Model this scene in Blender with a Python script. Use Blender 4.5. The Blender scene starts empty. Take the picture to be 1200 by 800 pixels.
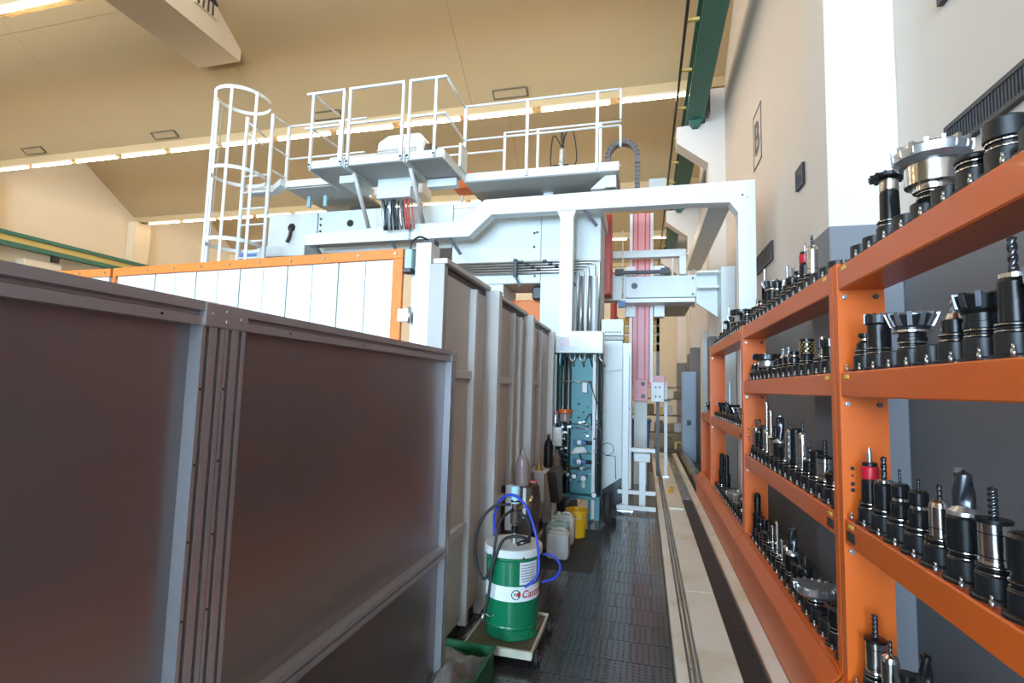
import bpy, math, random
from mathutils import Vector, Matrix
random.seed(7)
scene = bpy.context.scene
COL = scene.collection

# ------------------------------------------------------------------ camera
cam_d = bpy.data.cameras.new('camera'); cam = bpy.data.objects.new('camera', cam_d); COL.objects.link(cam)
cam_d.sensor_width = 36.0; cam_d.lens = 18.0; cam_d.clip_start = 0.05; cam_d.clip_end = 200
yw, pt, rl = math.radians(-14.6), math.radians(4.954), math.radians(1.5687)
FW = Vector((math.sin(yw)*math.cos(pt), math.cos(yw)*math.cos(pt), math.sin(pt)))
R0 = Vector((math.cos(yw), -math.sin(yw), 0)); U0 = R0.cross(FW)
RT = R0*math.cos(rl) + U0*math.sin(rl); UP = -R0*math.sin(rl) + U0*math.cos(rl)
m = Matrix((RT, UP, -FW)).transposed().to_4x4(); m.translation = Vector((0, 0, 1.85))
cam.matrix_world = m
scene.camera = cam

# ------------------------------------------------------------------ colour management, world, lights
vs = scene.view_settings
vs.view_transform = 'Standard'; vs.look = 'None'; vs.gamma = 1.0; vs.use_curve_mapping = False
vs.exposure = 0.06
world = bpy.data.worlds.new('overcast_sky'); scene.world = world; world.use_nodes = True
bg = world.node_tree.nodes['Background']; bg.inputs[0].default_value = (0.62, 0.78, 1.0, 1); bg.inputs[1].default_value = 1.0

def area(name, loc, rot, sx, sy, power, col, spread=180):
    l = bpy.data.lights.new(name, 'AREA'); l.shape = 'RECTANGLE'; l.size = sx; l.size_y = sy
    l.energy = power; l.color = col; l.spread = math.radians(spread)
    o = bpy.data.objects.new(name, l); COL.objects.link(o); o.location = loc; o.rotation_euler = rot
    return o
REAR_Y = -17.0
# daylight through the window bands of the rear wall, far behind the camera
area('daylight_high_windows', (-6.1, REAR_Y+0.12, 6.8), (math.radians(90), 0, 0), 15.4, 3.8, 4500, (0.56, 0.77, 1.0))
area('daylight_low_windows', (-9.5, REAR_Y+0.12, 2.5), (math.radians(90), 0, 0), 13.0, 3.6, 2200, (0.52, 0.75, 1.0))
area('daylight_aisle_gate', (0.0, REAR_Y+0.12, 2.2), (math.radians(90), 0, 0), 3.0, 4.2, 2600, (0.48, 0.74, 1.0))
ROWS = [-17.0, -11.0, -5.1, 0.85, 6.75, 12.5, 18.5, 24.5, 30.5]
ZL = 9.0
# north-light glazing in the upright faces of the saw-tooth roof
for ry in ROWS[3:-1]:
    area('rooflight', (-11.0, ry+0.22, ZL+2.2), (math.radians(90), 0, 0), 24.0, 2.6, 230, (0.90, 0.94, 1.0))
# (each ceiling tube row gives its own light: the emissive tubes built below)

# ------------------------------------------------------------------ mesh helpers
class MB:
    def __init__(self): self.v = []; self.f = []; self.s = []
    def add(self, vs_, fs_, sm=False):
        b = len(self.v); self.v += [tuple(p) for p in vs_]
        for f in fs_: self.f.append([b+i for i in f]); self.s.append(sm)
        return self
    def box(self, x0, x1, y0, y1, z0, z1):
        x0, x1 = min(x0, x1), max(x0, x1); y0, y1 = min(y0, y1), max(y0, y1); z0, z1 = min(z0, z1), max(z0, z1)
        return self.add([(x0,y0,z0),(x1,y0,z0),(x1,y1,z0),(x0,y1,z0),(x0,y0,z1),(x1,y0,z1),(x1,y1,z1),(x0,y1,z1)],
                 [(0,3,2,1),(4,5,6,7),(0,1,5,4),(1,2,6,5),(2,3,7,6),(3,0,4,7)])
    def frame(self, p, q):
        p, q = Vector(p), Vector(q); d = (q-p).normalized()
        a = Vector((0,0,1)) if abs(d.z) < 0.9 else Vector((1,0,0))
        u = d.cross(a).normalized(); w = u.cross(d).normalized()
        return p, q, u, w
    def bar(self, p, q, w, h=None):
        h = h or w; p, q, u, n = self.frame(p, q); vs_ = []
        for c in (p, q):
            for a, b in ((-1,-1),(1,-1),(1,1),(-1,1)): vs_.append(c+u*(a*w/2)+n*(b*h/2))
        return self.add(vs_, [(0,3,2,1),(4,5,6,7),(0,1,5,4),(1,2,6,5),(2,3,7,6),(3,0,4,7)])
    def cyl(self, p, q, r0, r1=None, n=12):
        r1 = r0 if r1 is None else r1; p, q, u, w = self.frame(p, q); vs_ = []
        for c, r in ((p, r0), (q, r1)):
            for i in range(n):
                a = 2*math.pi*i/n; vs_.append(c+u*(r*math.cos(a))+w*(r*math.sin(a)))
        self.add(vs_, [(i, (i+1) % n, n+(i+1) % n, n+i) for i in range(n)], True)
        b = len(self.v)-2*n
        self.f.append([b+i for i in reversed(range(n))]); self.s.append(False)
        self.f.append([b+n+i for i in range(n)]); self.s.append(False)
        return self
    def lathe(self, c, prof, n=20, sharp=True):
        c = Vector(c); k = len(prof)
        if sharp:   # every profile step its own ring pair: crisp edges
            for (r0, z0), (r1, z1) in zip(prof, prof[1:]):
                vs_ = []
                for r, z in ((r0, z0), (r1, z1)):
                    for i in range(n):
                        a = 2*math.pi*i/n; vs_.append(c+Vector((r*math.cos(a), r*math.sin(a), z)))
                self.add(vs_, [(i, (i+1) % n, n+(i+1) % n, n+i) for i in range(n)], True)
        else:
            vs_ = []
            for r, z in prof:
                for i in range(n):
                    a = 2*math.pi*i/n; vs_.append(c+Vector((r*math.cos(a), r*math.sin(a), z)))
            self.add(vs_, [(j*n+i, j*n+(i+1) % n, (j+1)*n+(i+1) % n, (j+1)*n+i) for j in range(k-1) for i in range(n)], True)
        for (r, z), rev in ((prof[0], True), (prof[-1], False)):
            if r > 1e-5:
                ring = [c+Vector((r*math.cos(2*math.pi*i/n), r*math.sin(2*math.pi*i/n), z)) for i in range(n)]
                self.add(ring, [tuple(reversed(range(n))) if rev else tuple(range(n))])
        return self
    def tube(self, pts, r, n=8, smooth_steps=0):
        pts = [Vector(p) for p in pts]
        if smooth_steps:
            out = []; P = [pts[0]]+pts+[pts[-1]]
            for i in range(1, len(P)-2):
                for k in range(smooth_steps):
                    t = k/smooth_steps; a, b, c, d = P[i-1], P[i], P[i+1], P[i+2]
                    out.append(0.5*((2*b)+(c-a)*t+(2*a-5*b+4*c-d)*t*t+(3*b-a-3*c+d)*t**3))
            out.append(pts[-1]); pts = out
        vs_ = []; prev = None
        for i, p in enumerate(pts):
            d = (pts[min(i+1, len(pts)-1)]-pts[max(i-1, 0)]).normalized()
            if prev is None:
                a = Vector((0,0,1)) if abs(d.z) < 0.9 else Vector((1,0,0)); u = d.cross(a).normalized()
            else: u = (prev-d*prev.dot(d)).normalized()
            prev = u; w = d.cross(u)
            for k in range(n):
                a = 2*math.pi*k/n; vs_.append(p+u*(r*math.cos(a))+w*(r*math.sin(a)))
        m_ = len(pts)
        self.add(vs_, [(j*n+i, j*n+(i+1) % n, (j+1)*n+(i+1) % n, (j+1)*n+i) for j in range(m_-1) for i in range(n)], True)
        b = len(self.v)-m_*n
        self.f.append([b+i for i in reversed(range(n))]); self.s.append(False)
        self.f.append([b+(m_-1)*n+i for i in range(n)]); self.s.append(False)
        return self
    def prism(self, poly, ax, a, b):
        def P(u, v, t): return {'x': (t, u, v), 'y': (u, t, v), 'z': (u, v, t)}[ax]
        n = len(poly); vs_ = [P(u, v, a) for u, v in poly]+[P(u, v, b) for u, v in poly]
        return self.add(vs_, [tuple(range(n)), tuple(reversed(range(n, 2*n)))]+[((i+1) % n, i, n+i, n+(i+1) % n) for i in range(n)])
    def mesh(self, name, org=(0,0,0)):
        me = bpy.data.meshes.new(name); o = Vector(org)
        me.from_pydata([Vector(p)-o for p in self.v], [], self.f)
        me.polygons.foreach_set('use_smooth', self.s); me.update(); return me

def fixnormals(me):
    import bmesh
    b = bmesh.new(); b.from_mesh(me); bmesh.ops.recalc_face_normals(b, faces=b.faces); b.to_mesh(me); b.free()

def build(mb, name, mat_, parent=None, bev=0, label=None):
    """one mesh object; world coordinates; origin at the parent's base or at its own base"""
    if parent is not None:
        org = Vector(parent['org'])
    else:
        xs = [p[0] for p in mb.v]; ys = [p[1] for p in mb.v]; zs = [p[2] for p in mb.v]
        org = Vector(((min(xs)+max(xs))/2, (min(ys)+max(ys))/2, min(zs)))
    me = mb.mesh(name, org); fixnormals(me); me.materials.append(mat_)
    o = bpy.data.objects.new(name, me); COL.objects.link(o)
    if parent is not None:
        o.parent = parent
        o['org'] = tuple(org)
    else:
        o.location = org; o['org'] = tuple(org)
    if bev:
        md = o.modifiers.new('bevel', 'BEVEL'); md.width = bev; md.segments = 1; md.limit_method = 'ANGLE'
    if label: o['label'] = label
    return o
def tag(o, label, cat, group=None):
    o['label'] = label; o['category'] = cat
    if group: o['group'] = group
    return o
def thing(name, label, cat, loc, group=None):
    o = bpy.data.objects.new(name, None); COL.objects.link(o); o.location = loc; o['org'] = tuple(loc)
    o.empty_display_size = 0.1
    return tag(o, label, cat, group)
def struct(o): o['kind'] = 'structure'; return o

# ------------------------------------------------------------------ materials
def mat(name, col, rough=0.5, metal=0.0, var=0.06, scale=6.0, bump=0.0, bscale=80.0, spec=0.5, coat=0.0, dirt=None, dirt_amt=0.0, dscale=3.0, stretch=None):
    M = bpy.data.materials.new(name); M.use_nodes = True; nt = M.node_tree; N = nt.nodes; L = nt.links
    b = N['Principled BSDF']; b.inputs['Roughness'].default_value = rough; b.inputs['Metallic'].default_value = metal
    b.inputs['Specular IOR Level'].default_value = spec; b.inputs['Coat Weight'].default_value = coat
    tc = N.new('ShaderNodeTexCoord'); vec = tc.outputs['Object']
    if stretch:
        mp = N.new('ShaderNodeMapping'); mp.inputs['Scale'].default_value = stretch; L.new(vec, mp.inputs[0]); vec = mp.outputs[0]
    nz = N.new('ShaderNodeTexNoise'); nz.inputs['Scale'].default_value = scale; nz.inputs['Detail'].default_value = 4
    L.new(vec, nz.inputs['Vector'])
    cr = N.new('ShaderNodeMix'); cr.data_type = 'RGBA'
    lo = [max(0, c*(1-var)) for c in col]; hi = [min(1, c*(1+var)) for c in col]
    cr.inputs[6].default_value = (*lo, 1); cr.inputs[7].default_value = (*hi, 1); L.new(nz.outputs['Fac'], cr.inputs[0])
    out = cr.outputs[2]
    if dirt:
        n2 = N.new('ShaderNodeTexNoise'); n2.inputs['Scale'].default_value = dscale; n2.inputs['Detail'].default_value = 6
        L.new(vec, n2.inputs['Vector'])
        rp = N.new('ShaderNodeMapRange'); rp.inputs[1].default_value = 0.52; rp.inputs[2].default_value = 0.75; rp.inputs[3].default_value = 0; rp.inputs[4].default_value = dirt_amt
        L.new(n2.outputs['Fac'], rp.inputs[0])
        mx = N.new('ShaderNodeMix'); mx.data_type = 'RGBA'; L.new(rp.outputs[0], mx.inputs[0]); L.new(out, mx.inputs[6]); mx.inputs[7].default_value = (*dirt, 1)
        out = mx.outputs[2]
    L.new(out, b.inputs['Base Color'])
    rv = N.new('ShaderNodeMapRange'); rv.inputs[3].default_value = max(0.02, rough-0.06); rv.inputs[4].default_value = min(1, rough+0.06)
    L.new(nz.outputs['Fac'], rv.inputs[0]); L.new(rv.outputs[0], b.inputs['Roughness'])
    if bump:
        n3 = N.new('ShaderNodeTexNoise'); n3.inputs['Scale'].default_value = bscale; L.new(vec, n3.inputs['Vector'])
        bp = N.new('ShaderNodeBump'); bp.inputs['Strength'].default_value = bump; bp.inputs['Distance'].default_value = 0.01
        L.new(n3.outputs['Fac'], bp.inputs['Height']); L.new(bp.outputs[0], b.inputs['Normal'])
    return M
def emit(name, col, strength):
    M = bpy.data.materials.new(name); M.use_nodes = True; b = M.node_tree.nodes['Principled BSDF']
    b.inputs['Base Color'].default_value = (*col, 1); b.inputs['Emission Color'].default_value = (*col, 1); b.inputs['Emission Strength'].default_value = strength
    return M
def split_wall(name, low, high, z):
    """two-tone painted wall: dado colour below the paint line at height z"""
    M = mat(name, high, 0.7, 0, 0.04, 0.8); nt = M.node_tree; N = nt.nodes; L = nt.links
    g = N.new('ShaderNodeNewGeometry'); sp = N.new('ShaderNodeSeparateXYZ'); L.new(g.outputs['Position'], sp.inputs[0])
    gt = N.new('ShaderNodeMath'); gt.operation = 'GREATER_THAN'; gt.inputs[1].default_value = z; L.new(sp.outputs[2], gt.inputs[0])
    b = N['Principled BSDF']; src = b.inputs['Base Color'].links[0].from_socket
    mx = N.new('ShaderNodeMix'); mx.data_type = 'RGBA'; L.new(gt.outputs[0], mx.inputs[0]); mx.inputs[6].default_value = (*low, 1); L.new(src, mx.inputs[7])
    L.new(mx.outputs[2], b.inputs['Base Color']); return M
def tile_mat():
    M = mat('rubber_tile', (0.050, 0.045, 0.045), 0.19, 0, 0.25, 5, 0.012, 40, spec=0.9); nt = M.node_tree; N = nt.nodes; L = nt.links
    tc = N.new('ShaderNodeTexCoord'); v1 = N.new('ShaderNodeVectorMath'); v1.operation = 'SCALE'; v1.inputs[3].default_value = 25.0; L.new(tc.outputs['Object'], v1.inputs[0])
    fr = N.new('ShaderNodeVectorMath'); fr.operation = 'FRACTION'; L.new(v1.outputs[0], fr.inputs[0])
    sb = N.new('ShaderNodeVectorMath'); sb.operation = 'SUBTRACT'; sb.inputs[1].default_value = (0.5, 0.5, 0); L.new(fr.outputs[0], sb.inputs[0])
    sx = N.new('ShaderNodeSeparateXYZ'); L.new(sb.outputs[0], sx.inputs[0]); cb = N.new('ShaderNodeCombineXYZ'); L.new(sx.outputs[0], cb.inputs[0]); L.new(sx.outputs[1], cb.inputs[1])
    ln = N.new('ShaderNodeVectorMath'); ln.operation = 'LENGTH'; L.new(cb.outputs[0], ln.inputs[0])
    lt = N.new('ShaderNodeMath'); lt.operation = 'LESS_THAN'; lt.inputs[1].default_value = 0.17; L.new(ln.outputs[1], lt.inputs[0])
    b = N['Principled BSDF']; src = b.inputs['Base Color'].links[0].from_socket
    mx = N.new('ShaderNodeMix'); mx.data_type = 'RGBA'; L.new(lt.outputs[0], mx.inputs[0]); L.new(src, mx.inputs[6]); mx.inputs[7].default_value = (0.012, 0.012, 0.013, 1); L.new(mx.outputs[2], b.inputs['Base Color'])
    rsrc = b.inputs['Roughness'].links[0].from_socket
    rm = N.new('ShaderNodeMix'); L.new(lt.outputs[0], rm.inputs[0]); L.new(rsrc, rm.inputs[2]); rm.inputs[3].default_value = 0.8; L.new(rm.outputs[0], b.inputs['Roughness'])
    return M
DADO = 3.1
M = {}
M['tile'] = tile_mat()
M['floor'] = mat('concrete_floor', (0.075, 0.068, 0.062), 0.4, 0, 0.3, 3, 0.05, 40)
M['wall'] = split_wall('painted_wall', (0.20, 0.195, 0.205), (0.70, 0.62, 0.54), DADO)
M['wall_far'] = mat('cream_wall', (0.66, 0.53, 0.36), 0.8, 0, 0.07, 0.5)
M['ceil'] = mat('tan_ceiling', (0.50, 0.35, 0.178), 0.8, 0, 0.07, 0.35)
M['ceil_dark'] = mat('ceiling_seam', (0.16, 0.12, 0.08), 0.9)
M['duct'] = mat('cream_duct', (0.70, 0.58, 0.42), 0.7, 0, 0.06, 0.8)
M['orange'] = mat('orange_enamel', (0.66, 0.118, 0.010), 0.36, 0, 0.08, 3, 0, 80, 0.4, 0.1, (0.58, 0.12, 0.02), 0.5, 2.2)
M['orange_door'] = mat('orange_door_paint', (0.80, 0.20, 0.03), 0.5, 0, 0.1, 8, 0, 80, 0.4, 0, (0.45, 0.12, 0.03), 0.5, 9, stretch=(6, 1, 1))
M['white'] = mat('white_enamel', (0.74, 0.75, 0.73), 0.4, 0, 0.04, 2, 0, 80, 0.5, 0, (0.62, 0.60, 0.52), 0.35, 1.3)
M['slat'] = mat('stained_white_slat', (0.68, 0.68, 0.64), 0.5, 0, 0.04, 2, 0, 80, 0.4, 0, (0.66, 0.58, 0.36), 0.45, 1.6, stretch=(1.5, 1.5, 0.5))
M['machine'] = mat('pale_machine_paint', (0.64, 0.665, 0.64), 0.42, 0, 0.05, 2, 0, 80, 0.5, 0, (0.56, 0.60, 0.52), 0.4, 1.1, stretch=(2, 2, 0.6))
M['greywall'] = mat('beige_grey_panel', (0.56, 0.475, 0.40), 0.4, 0.0, 0.05, 2, 0, 80, 0.5, 0, (0.48, 0.40, 0.30), 0.35, 1.2)
M['greyframe'] = mat('grey_panel_frame', (0.60, 0.555, 0.51), 0.38, 0, 0.05, 2)
M['shadedframe'] = mat('shaded_panel_frame', (0.34, 0.30, 0.26), 0.4, 0, 0.05, 2)  # darker copy of the panel frame, weaker light put into its colour
M['grey'] = mat('grey_underside', (0.42, 0.41, 0.38), 0.55, 0, 0.06, 2)
M['alu'] = mat('anodised_aluminium', (0.46, 0.43, 0.43), 0.30, 0.6, 0.05, 4, 0, 80)
M['sheet'] = mat('dull_galvanised_sheet', (0.31, 0.275, 0.27), 0.30, 0.8, 0.10, 1.6, 0.03, 45, dirt=(0.17, 0.14, 0.13), dirt_amt=0.5, dscale=1.2)
M['steel'] = mat('brushed_steel', (0.55, 0.54, 0.53), 0.3, 0.95, 0.06, 10)
M['chrome'] = mat('ground_steel', (0.72, 0.68, 0.63), 0.17, 1.0, 0.04, 14)
M['black'] = mat('black_oxide', (0.013, 0.0125, 0.013), 0.27, 0.3, 0.2, 12, spec=0.5)
M['blacksoft'] = mat('black_plastic', (0.010, 0.010, 0.011), 0.40, 0, 0.2, 10)
M['darksteel'] = mat('dark_tool_steel', (0.10, 0.10, 0.11), 0.25, 0.85, 0.2, 16)
M['silver'] = mat('nickel_cutter', (0.50, 0.51, 0.53), 0.3, 0.9, 0.1, 14)
M['red'] = mat('red_ring', (0.55, 0.01, 0.025), 0.35)
M['pink'] = mat('faded_red_guard', (0.72, 0.30, 0.32), 0.42, 0, 0.06, 2)
M['crimson'] = mat('red_guard', (0.55, 0.08, 0.06), 0.45, 0, 0.08, 3)
M['green'] = mat('dark_green_steel', (0.03, 0.13, 0.09), 0.5, 0, 0.1, 2)
M['drum'] = mat('green_drum_enamel', (0.004, 0.15, 0.06), 0.26, 0, 0.08, 4, coat=0.3)
M['crate'] = mat('green_plastic', (0.01, 0.10, 0.035), 0.45, 0, 0.1, 5)
M['teal'] = mat('teal_paint', (0.07, 0.25, 0.27), 0.45, 0, 0.1, 4, dirt=(0.05, 0.13, 0.13), dirt_amt=0.5)
M['tealdark'] = mat('dark_teal_paint', (0.03, 0.12, 0.12), 0.5, 0, 0.1, 4)
M['tealpale'] = mat('pale_teal_housing', (0.35, 0.55, 0.60), 0.45, 0, 0.08, 6)
M['yellow'] = mat('yellow_plastic', (0.80, 0.42, 0.01), 0.45, 0, 0.08, 4)
M['craneyellow'] = mat('crane_yellow', (0.62, 0.42, 0.12), 0.6, 0, 0.08, 2)
M['plastic'] = mat('milky_plastic', (0.66, 0.66, 0.62), 0.4, 0, 0.06, 5, dirt=(0.48, 0.45, 0.38), dirt_amt=0.4)
M['tealplastic'] = mat('pale_green_plastic', (0.40, 0.58, 0.52), 0.4, 0, 0.06, 5)
M['amber'] = mat('smoky_amber_bottle', (0.30, 0.22, 0.20), 0.25, 0, 0.1, 6)
M['blue'] = mat('blue_hose', (0.03, 0.06, 0.55), 0.35)
M['binblue'] = mat('blue_bin_plastic', (0.03, 0.07, 0.22), 0.45, 0, 0.08, 4)
M['brown'] = mat('oily_brown_steel', (0.07, 0.045, 0.035), 0.5, 0.2, 0.25, 8)
M['wood'] = mat('oily_board', (0.16, 0.12, 0.07), 0.6, 0, 0.2, 6, dirt=(0.05, 0.04, 0.03), dirt_amt=0.6)
M['creammetal'] = mat('cream_painted_steel', (0.66, 0.62, 0.48), 0.45, 0, 0.08, 5, dirt=(0.35, 0.28, 0.16), dirt_amt=0.6, dscale=6)
M['bed'] = mat('worn_white_bed', (0.84, 0.79, 0.70), 0.42, 0, 0.06, 3, dirt=(0.55, 0.44, 0.16), dirt_amt=0.6, dscale=2.5)
M['bedsteel'] = mat('oily_guideway', (0.30, 0.27, 0.23), 0.28, 0.8, 0.2, 4, stretch=(6, 0.6, 1))
M['chain'] = mat('brown_grey_chain', (0.11, 0.095, 0.095), 0.5, 0.1, 0.2, 8)
M['belt'] = mat('dark_chain_belt', (0.032, 0.025, 0.024), 0.55, 0, 0.3, 8)
M['paper'] = mat('printed_paper', (0.70, 0.70, 0.70), 0.6, 0, 0.22, 45)
M['sticker'] = mat('yellow_sticker', (0.80, 0.58, 0.08), 0.5)
M['tagblack'] = mat('black_label', (0.02, 0.02, 0.02), 0.4)
M['brass'] = mat('brass', (0.62, 0.42, 0.16), 0.3, 0.9, 0.1, 8)
M['castred'] = mat('red_print', (0.50, 0.01, 0.02), 0.4)
M['bag'] = mat('crumpled_clear_bag', (0.50, 0.45, 0.40), 0.07, 0.0, 0.4, 14, 0.15, 30)
M['bag'].node_tree.nodes['Principled BSDF'].inputs['Transmission Weight'].default_value = 0.7
M['rubber'] = mat('black_rubber', (0.015, 0.015, 0.016), 0.6)
M['louver'] = mat('dark_louver', (0.035, 0.037, 0.045), 0.5)
M['signgrey'] = mat('sign_grey', (0.13, 0.12, 0.12), 0.6)
M['tube'] = emit('fluorescent_tube', (1.0, 0.79, 0.54), 46.0)
M['pane'] = emit('daylit_glass', (0.72, 0.86, 1.0), 2.0)
M['screen'] = mat('clear_window_print', (0.62, 0.70, 0.78), 0.2, 0, 0.25, 25)
M['palepink'] = mat('pale_pink_print', (0.70, 0.58, 0.60), 0.5, 0, 0.3, 30)
M['bluecab'] = mat('blue_grey_cabinet', (0.30, 0.40, 0.52), 0.5, 0, 0.06, 3)
M['bluebox'] = mat('dusty_blue', (0.10, 0.20, 0.42), 0.5, 0, 0.06, 3)
# ================================================================== SETTING
WX = 1.8          # right wall plane
LX = -23.4        # left wall plane
END = 30.5
fl = struct(build(MB().box(LX-0.2, WX+0.2, REAR_Y-0.2, END+0.2, -0.20, -0.008), 'floor', M['floor']))
# rubber floor tiles of the aisle (running bond), each its own piece
tile_cache = {}
def tile(x0, x1, y0, y1):
    w, d = round(x1-x0, 3), round(y1-y0, 3)
    if (w, d) not in tile_cache:
        g = 0.0028
        b = MB(); b.add([(-w/2+g,-d/2+g,-0.006),(w/2-g,-d/2+g,-0.006),(w/2-g,d/2-g,-0.006),(-w/2+g,d/2-g,-0.006),
                         (-w/2+g+.0008,-d/2+g+.0008,0),(w/2-g-.0008,-d/2+g+.0008,0),(w/2-g-.0008,d/2-g-.0008,0),(-w/2+g+.0008,d/2-g-.0008,0)],
                        [(0,3,2,1),(4,5,6,7),(0,1,5,4),(1,2,6,5),(2,3,7,6),(3,0,4,7)])
        me = b.mesh('floor_tile'); me.materials.append(M['tile']); tile_cache[(w, d)] = me
    o = bpy.data.objects.new('floor_tile', tile_cache[(w, d)]); COL.objects.link(o); o.parent = fl
    o.location = Vector(((x0+x1)/2, (y0+y1)/2, 0.0))-Vector(fl['org'])
y = 3.753-0.292*6; k = 0
while y < 12.0:
    off = -0.084 if k % 2 == 0 else -0.236
    e = [-1.62]+[off+0.303*i for i in range(-6, 3)]+[0.195]
    e = sorted(v for v in e if -1.62 <= v <= 0.195)
    for a, b_ in zip(e, e[1:]):
        if b_-a > 0.03: tile(a, b_, y, y+0.292)
    y += 0.292; k += 1

struct(build(MB().box(WX, WX+0.25, REAR_Y, END, 0, 13.6), 'wall_right', M['wall']))
struct(build(MB().box(LX-0.25, LX, REAR_Y, END, 0, 13.6), 'wall_left', M['wall_far']))
struct(build(MB().box(LX, WX, END, END+0.25, 0, 13.6), 'wall_back', M['wall_far']))
# rear wall behind the camera: a high window band and low windows on the left
gaps = [(-14.0, 1.7, 4.8, 8.8), (-16.1, -2.9, 0.6, 4.4), (-1.6, 1.6, 0.05, 4.35)]
rw = MB()
rw.box(LX, -16.1, REAR_Y-0.25, REAR_Y, 0, 13.6).box(-16.1, -2.9, REAR_Y-0.25, REAR_Y, 0, 0.6).box(-2.9, -1.6, REAR_Y-0.25, REAR_Y, 0, 4.4).box(1.6, WX, REAR_Y-0.25, REAR_Y, 0, 4.4).box(-16.1, WX, REAR_Y-0.25, REAR_Y, 4.4, 4.8)
rw.box(-16.1, -14.0, REAR_Y-0.25, REAR_Y, 4.8, 8.8).box(1.7, WX, REAR_Y-0.25, REAR_Y, 4.8, 8.8).box(-16.1, WX, REAR_Y-0.25, REAR_Y, 8.8, 13.6)
struct(build(rw, 'wall_rear', M['wall_far']))
for n, (gx0, gx1, gz0, gz1) in enumerate(gaps):
    win = bpy.data.objects.new('window_%d' % (n+1), None); COL.objects.link(win); win.location = ((gx0+gx1)/2, REAR_Y-0.1, gz0); win['org'] = tuple(win.location); win['kind'] = 'structure'
    w = (gx1-gx0)/6; h = (gz1-gz0)/2
    for i in range(6):
        for j in range(2): build(MB().box(gx0+i*w+0.04, gx0+(i+1)*w-0.04, REAR_Y-0.12, REAR_Y-0.10, gz0+j*h+0.04, gz0+(j+1)*h-0.04), 'pane', M['pane'], win)
    fr = MB()
    for i in range(7): fr.box(gx0+i*w-0.04, gx0+i*w+0.04, REAR_Y-0.16, REAR_Y-0.02, gz0, gz1)
    for j in range(3): fr.box(gx0, gx1, REAR_Y-0.15, REAR_Y-0.03, gz0+j*h-0.04, gz0+j*h+0.04)
    build(fr, 'window_frame', M['grey'], win)

# saw-tooth ceiling: sloped bays made of panels, drop beams carrying the tube rows
SL = 0.70
def bay(y0, y1, n):
    zt = ZL+0.28+SL*(y1-y0-0.3)
    backing = MB().add([(LX, y0, zt+0.10), (WX, y0, zt+0.10), (WX, y1-0.15, ZL+0.38), (LX, y1-0.15, ZL+0.38),
                        (LX, y0, zt+0.30), (WX, y0, zt+0.30), (WX, y1-0.15, ZL+0.58), (LX, y1-0.15, ZL+0.58)],
                       [(0,3,2,1),(4,5,6,7),(0,1,5,4),(1,2,6,5),(2,3,7,6),(3,0,4,7)])
    backing.box(LX, WX, y0-0.15, y0+0.02, ZL+0.3, zt+0.4)
    c = struct(build(backing, 'ceiling', M['ceil']))
    nx = 4; wx = (WX-LX)/nx; split = [0.0, 0.48, 1.0]
    for i in range(nx):
        for s0, s1 in zip(split, split[1:]):
            ya, yb = y0+0.15+(y1-y0-0.3)*s0, y0+0.15+(y1-y0-0.3)*s1
            za, zb = ZL+0.28+SL*(y1-0.15-ya), ZL+0.28+SL*(y1-0.15-yb)
            x0, x1 = LX+i*wx+0.004, LX+(i+1)*wx-0.004; ya += 0.004; yb -= 0.004
            t = 0.11
            build(MB().add([(x0,ya,za),(x1,ya,za),(x1,yb,zb),(x0,yb,zb),(x0,ya,za+t),(x1,ya,za+t),(x1,yb,zb+t),(x0,yb,zb+t)],
                           [(0,3,2,1),(4,5,6,7),(0,1,5,4),(1,2,6,5),(2,3,7,6),(3,0,4,7)]), 'ceiling_panel', M['ceil'], c)
    if y0 > 0:
        w_ = bpy.data.objects.new('window_%d' % (10+n), None); COL.objects.link(w_); w_.location = ((LX+WX)/2, y0+0.1, ZL+0.8); w_['org'] = tuple(w_.location); w_['kind'] = 'structure'
        for i in range(12):
            a = LX+0.3+i*2.05; build(MB().box(a, a+1.95, y0+0.03, y0+0.05, ZL+0.85, ZL+3.5), 'pane', M['pane'], w_)
            build(MB().box(a+1.95, a+2.05, y0+0.02, y0+0.10, ZL+0.8, ZL+3.55), 'mullion', M['grey'], w_)
    return c
for i in range(len(ROWS)-1): bay(ROWS[i], ROWS[i+1], i)
rown = {-5.1: 'rearmost', 0.85: 'overhead', 6.75: 'nearest visible', 12.5: 'middle visible', 18.5: 'farther', 24.5: 'farthest', 30.5: 'end'}
rowname = {6.75: 'row above the duct at top left', 12.5: 'long row behind the railings', 18.5: 'low row beyond the caged ladder', 24.5: 'farthest row seen through the bridge', 0.85: 'row behind the photographer'}
ordn = ['first', 'second', 'third', 'fourth', 'fifth', 'sixth', 'seventh', 'eighth', 'ninth', 'tenth', 'eleventh', 'twelfth', 'thirteenth', 'fourteenth', 'fifteenth', 'sixteenth', 'seventeenth', 'eighteenth']
for n, ry in enumerate(ROWS[1:], 1):
    struct(build(MB().box(LX, WX, ry-0.15, ry+0.15, ZL+0.04, ZL+0.42), 'trim_%d' % n, M['ceil']))
    if ry > 25 or ry < 6: continue
    for i in range(12):
        x0 = -22.5+i*1.99
        t = thing('ceiling_light', 'fluorescent tube, %s from the left wall in the %s' % (ordn[i], rowname[ry]), 'light', (x0+0.92, ry-0.1, ZL-0.06), 'ceiling tube rows')
        build(MB().box(x0-0.02, x0+1.74, ry-0.15, ry-0.05, ZL-0.02, ZL+0.04), 'housing', M['duct'], t)
        build(MB().cyl((x0, ry-0.1, ZL-0.05), (x0+1.72, ry-0.1, ZL-0.05), 0.034, n=8), 'tube', M['tube'], t)
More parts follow.
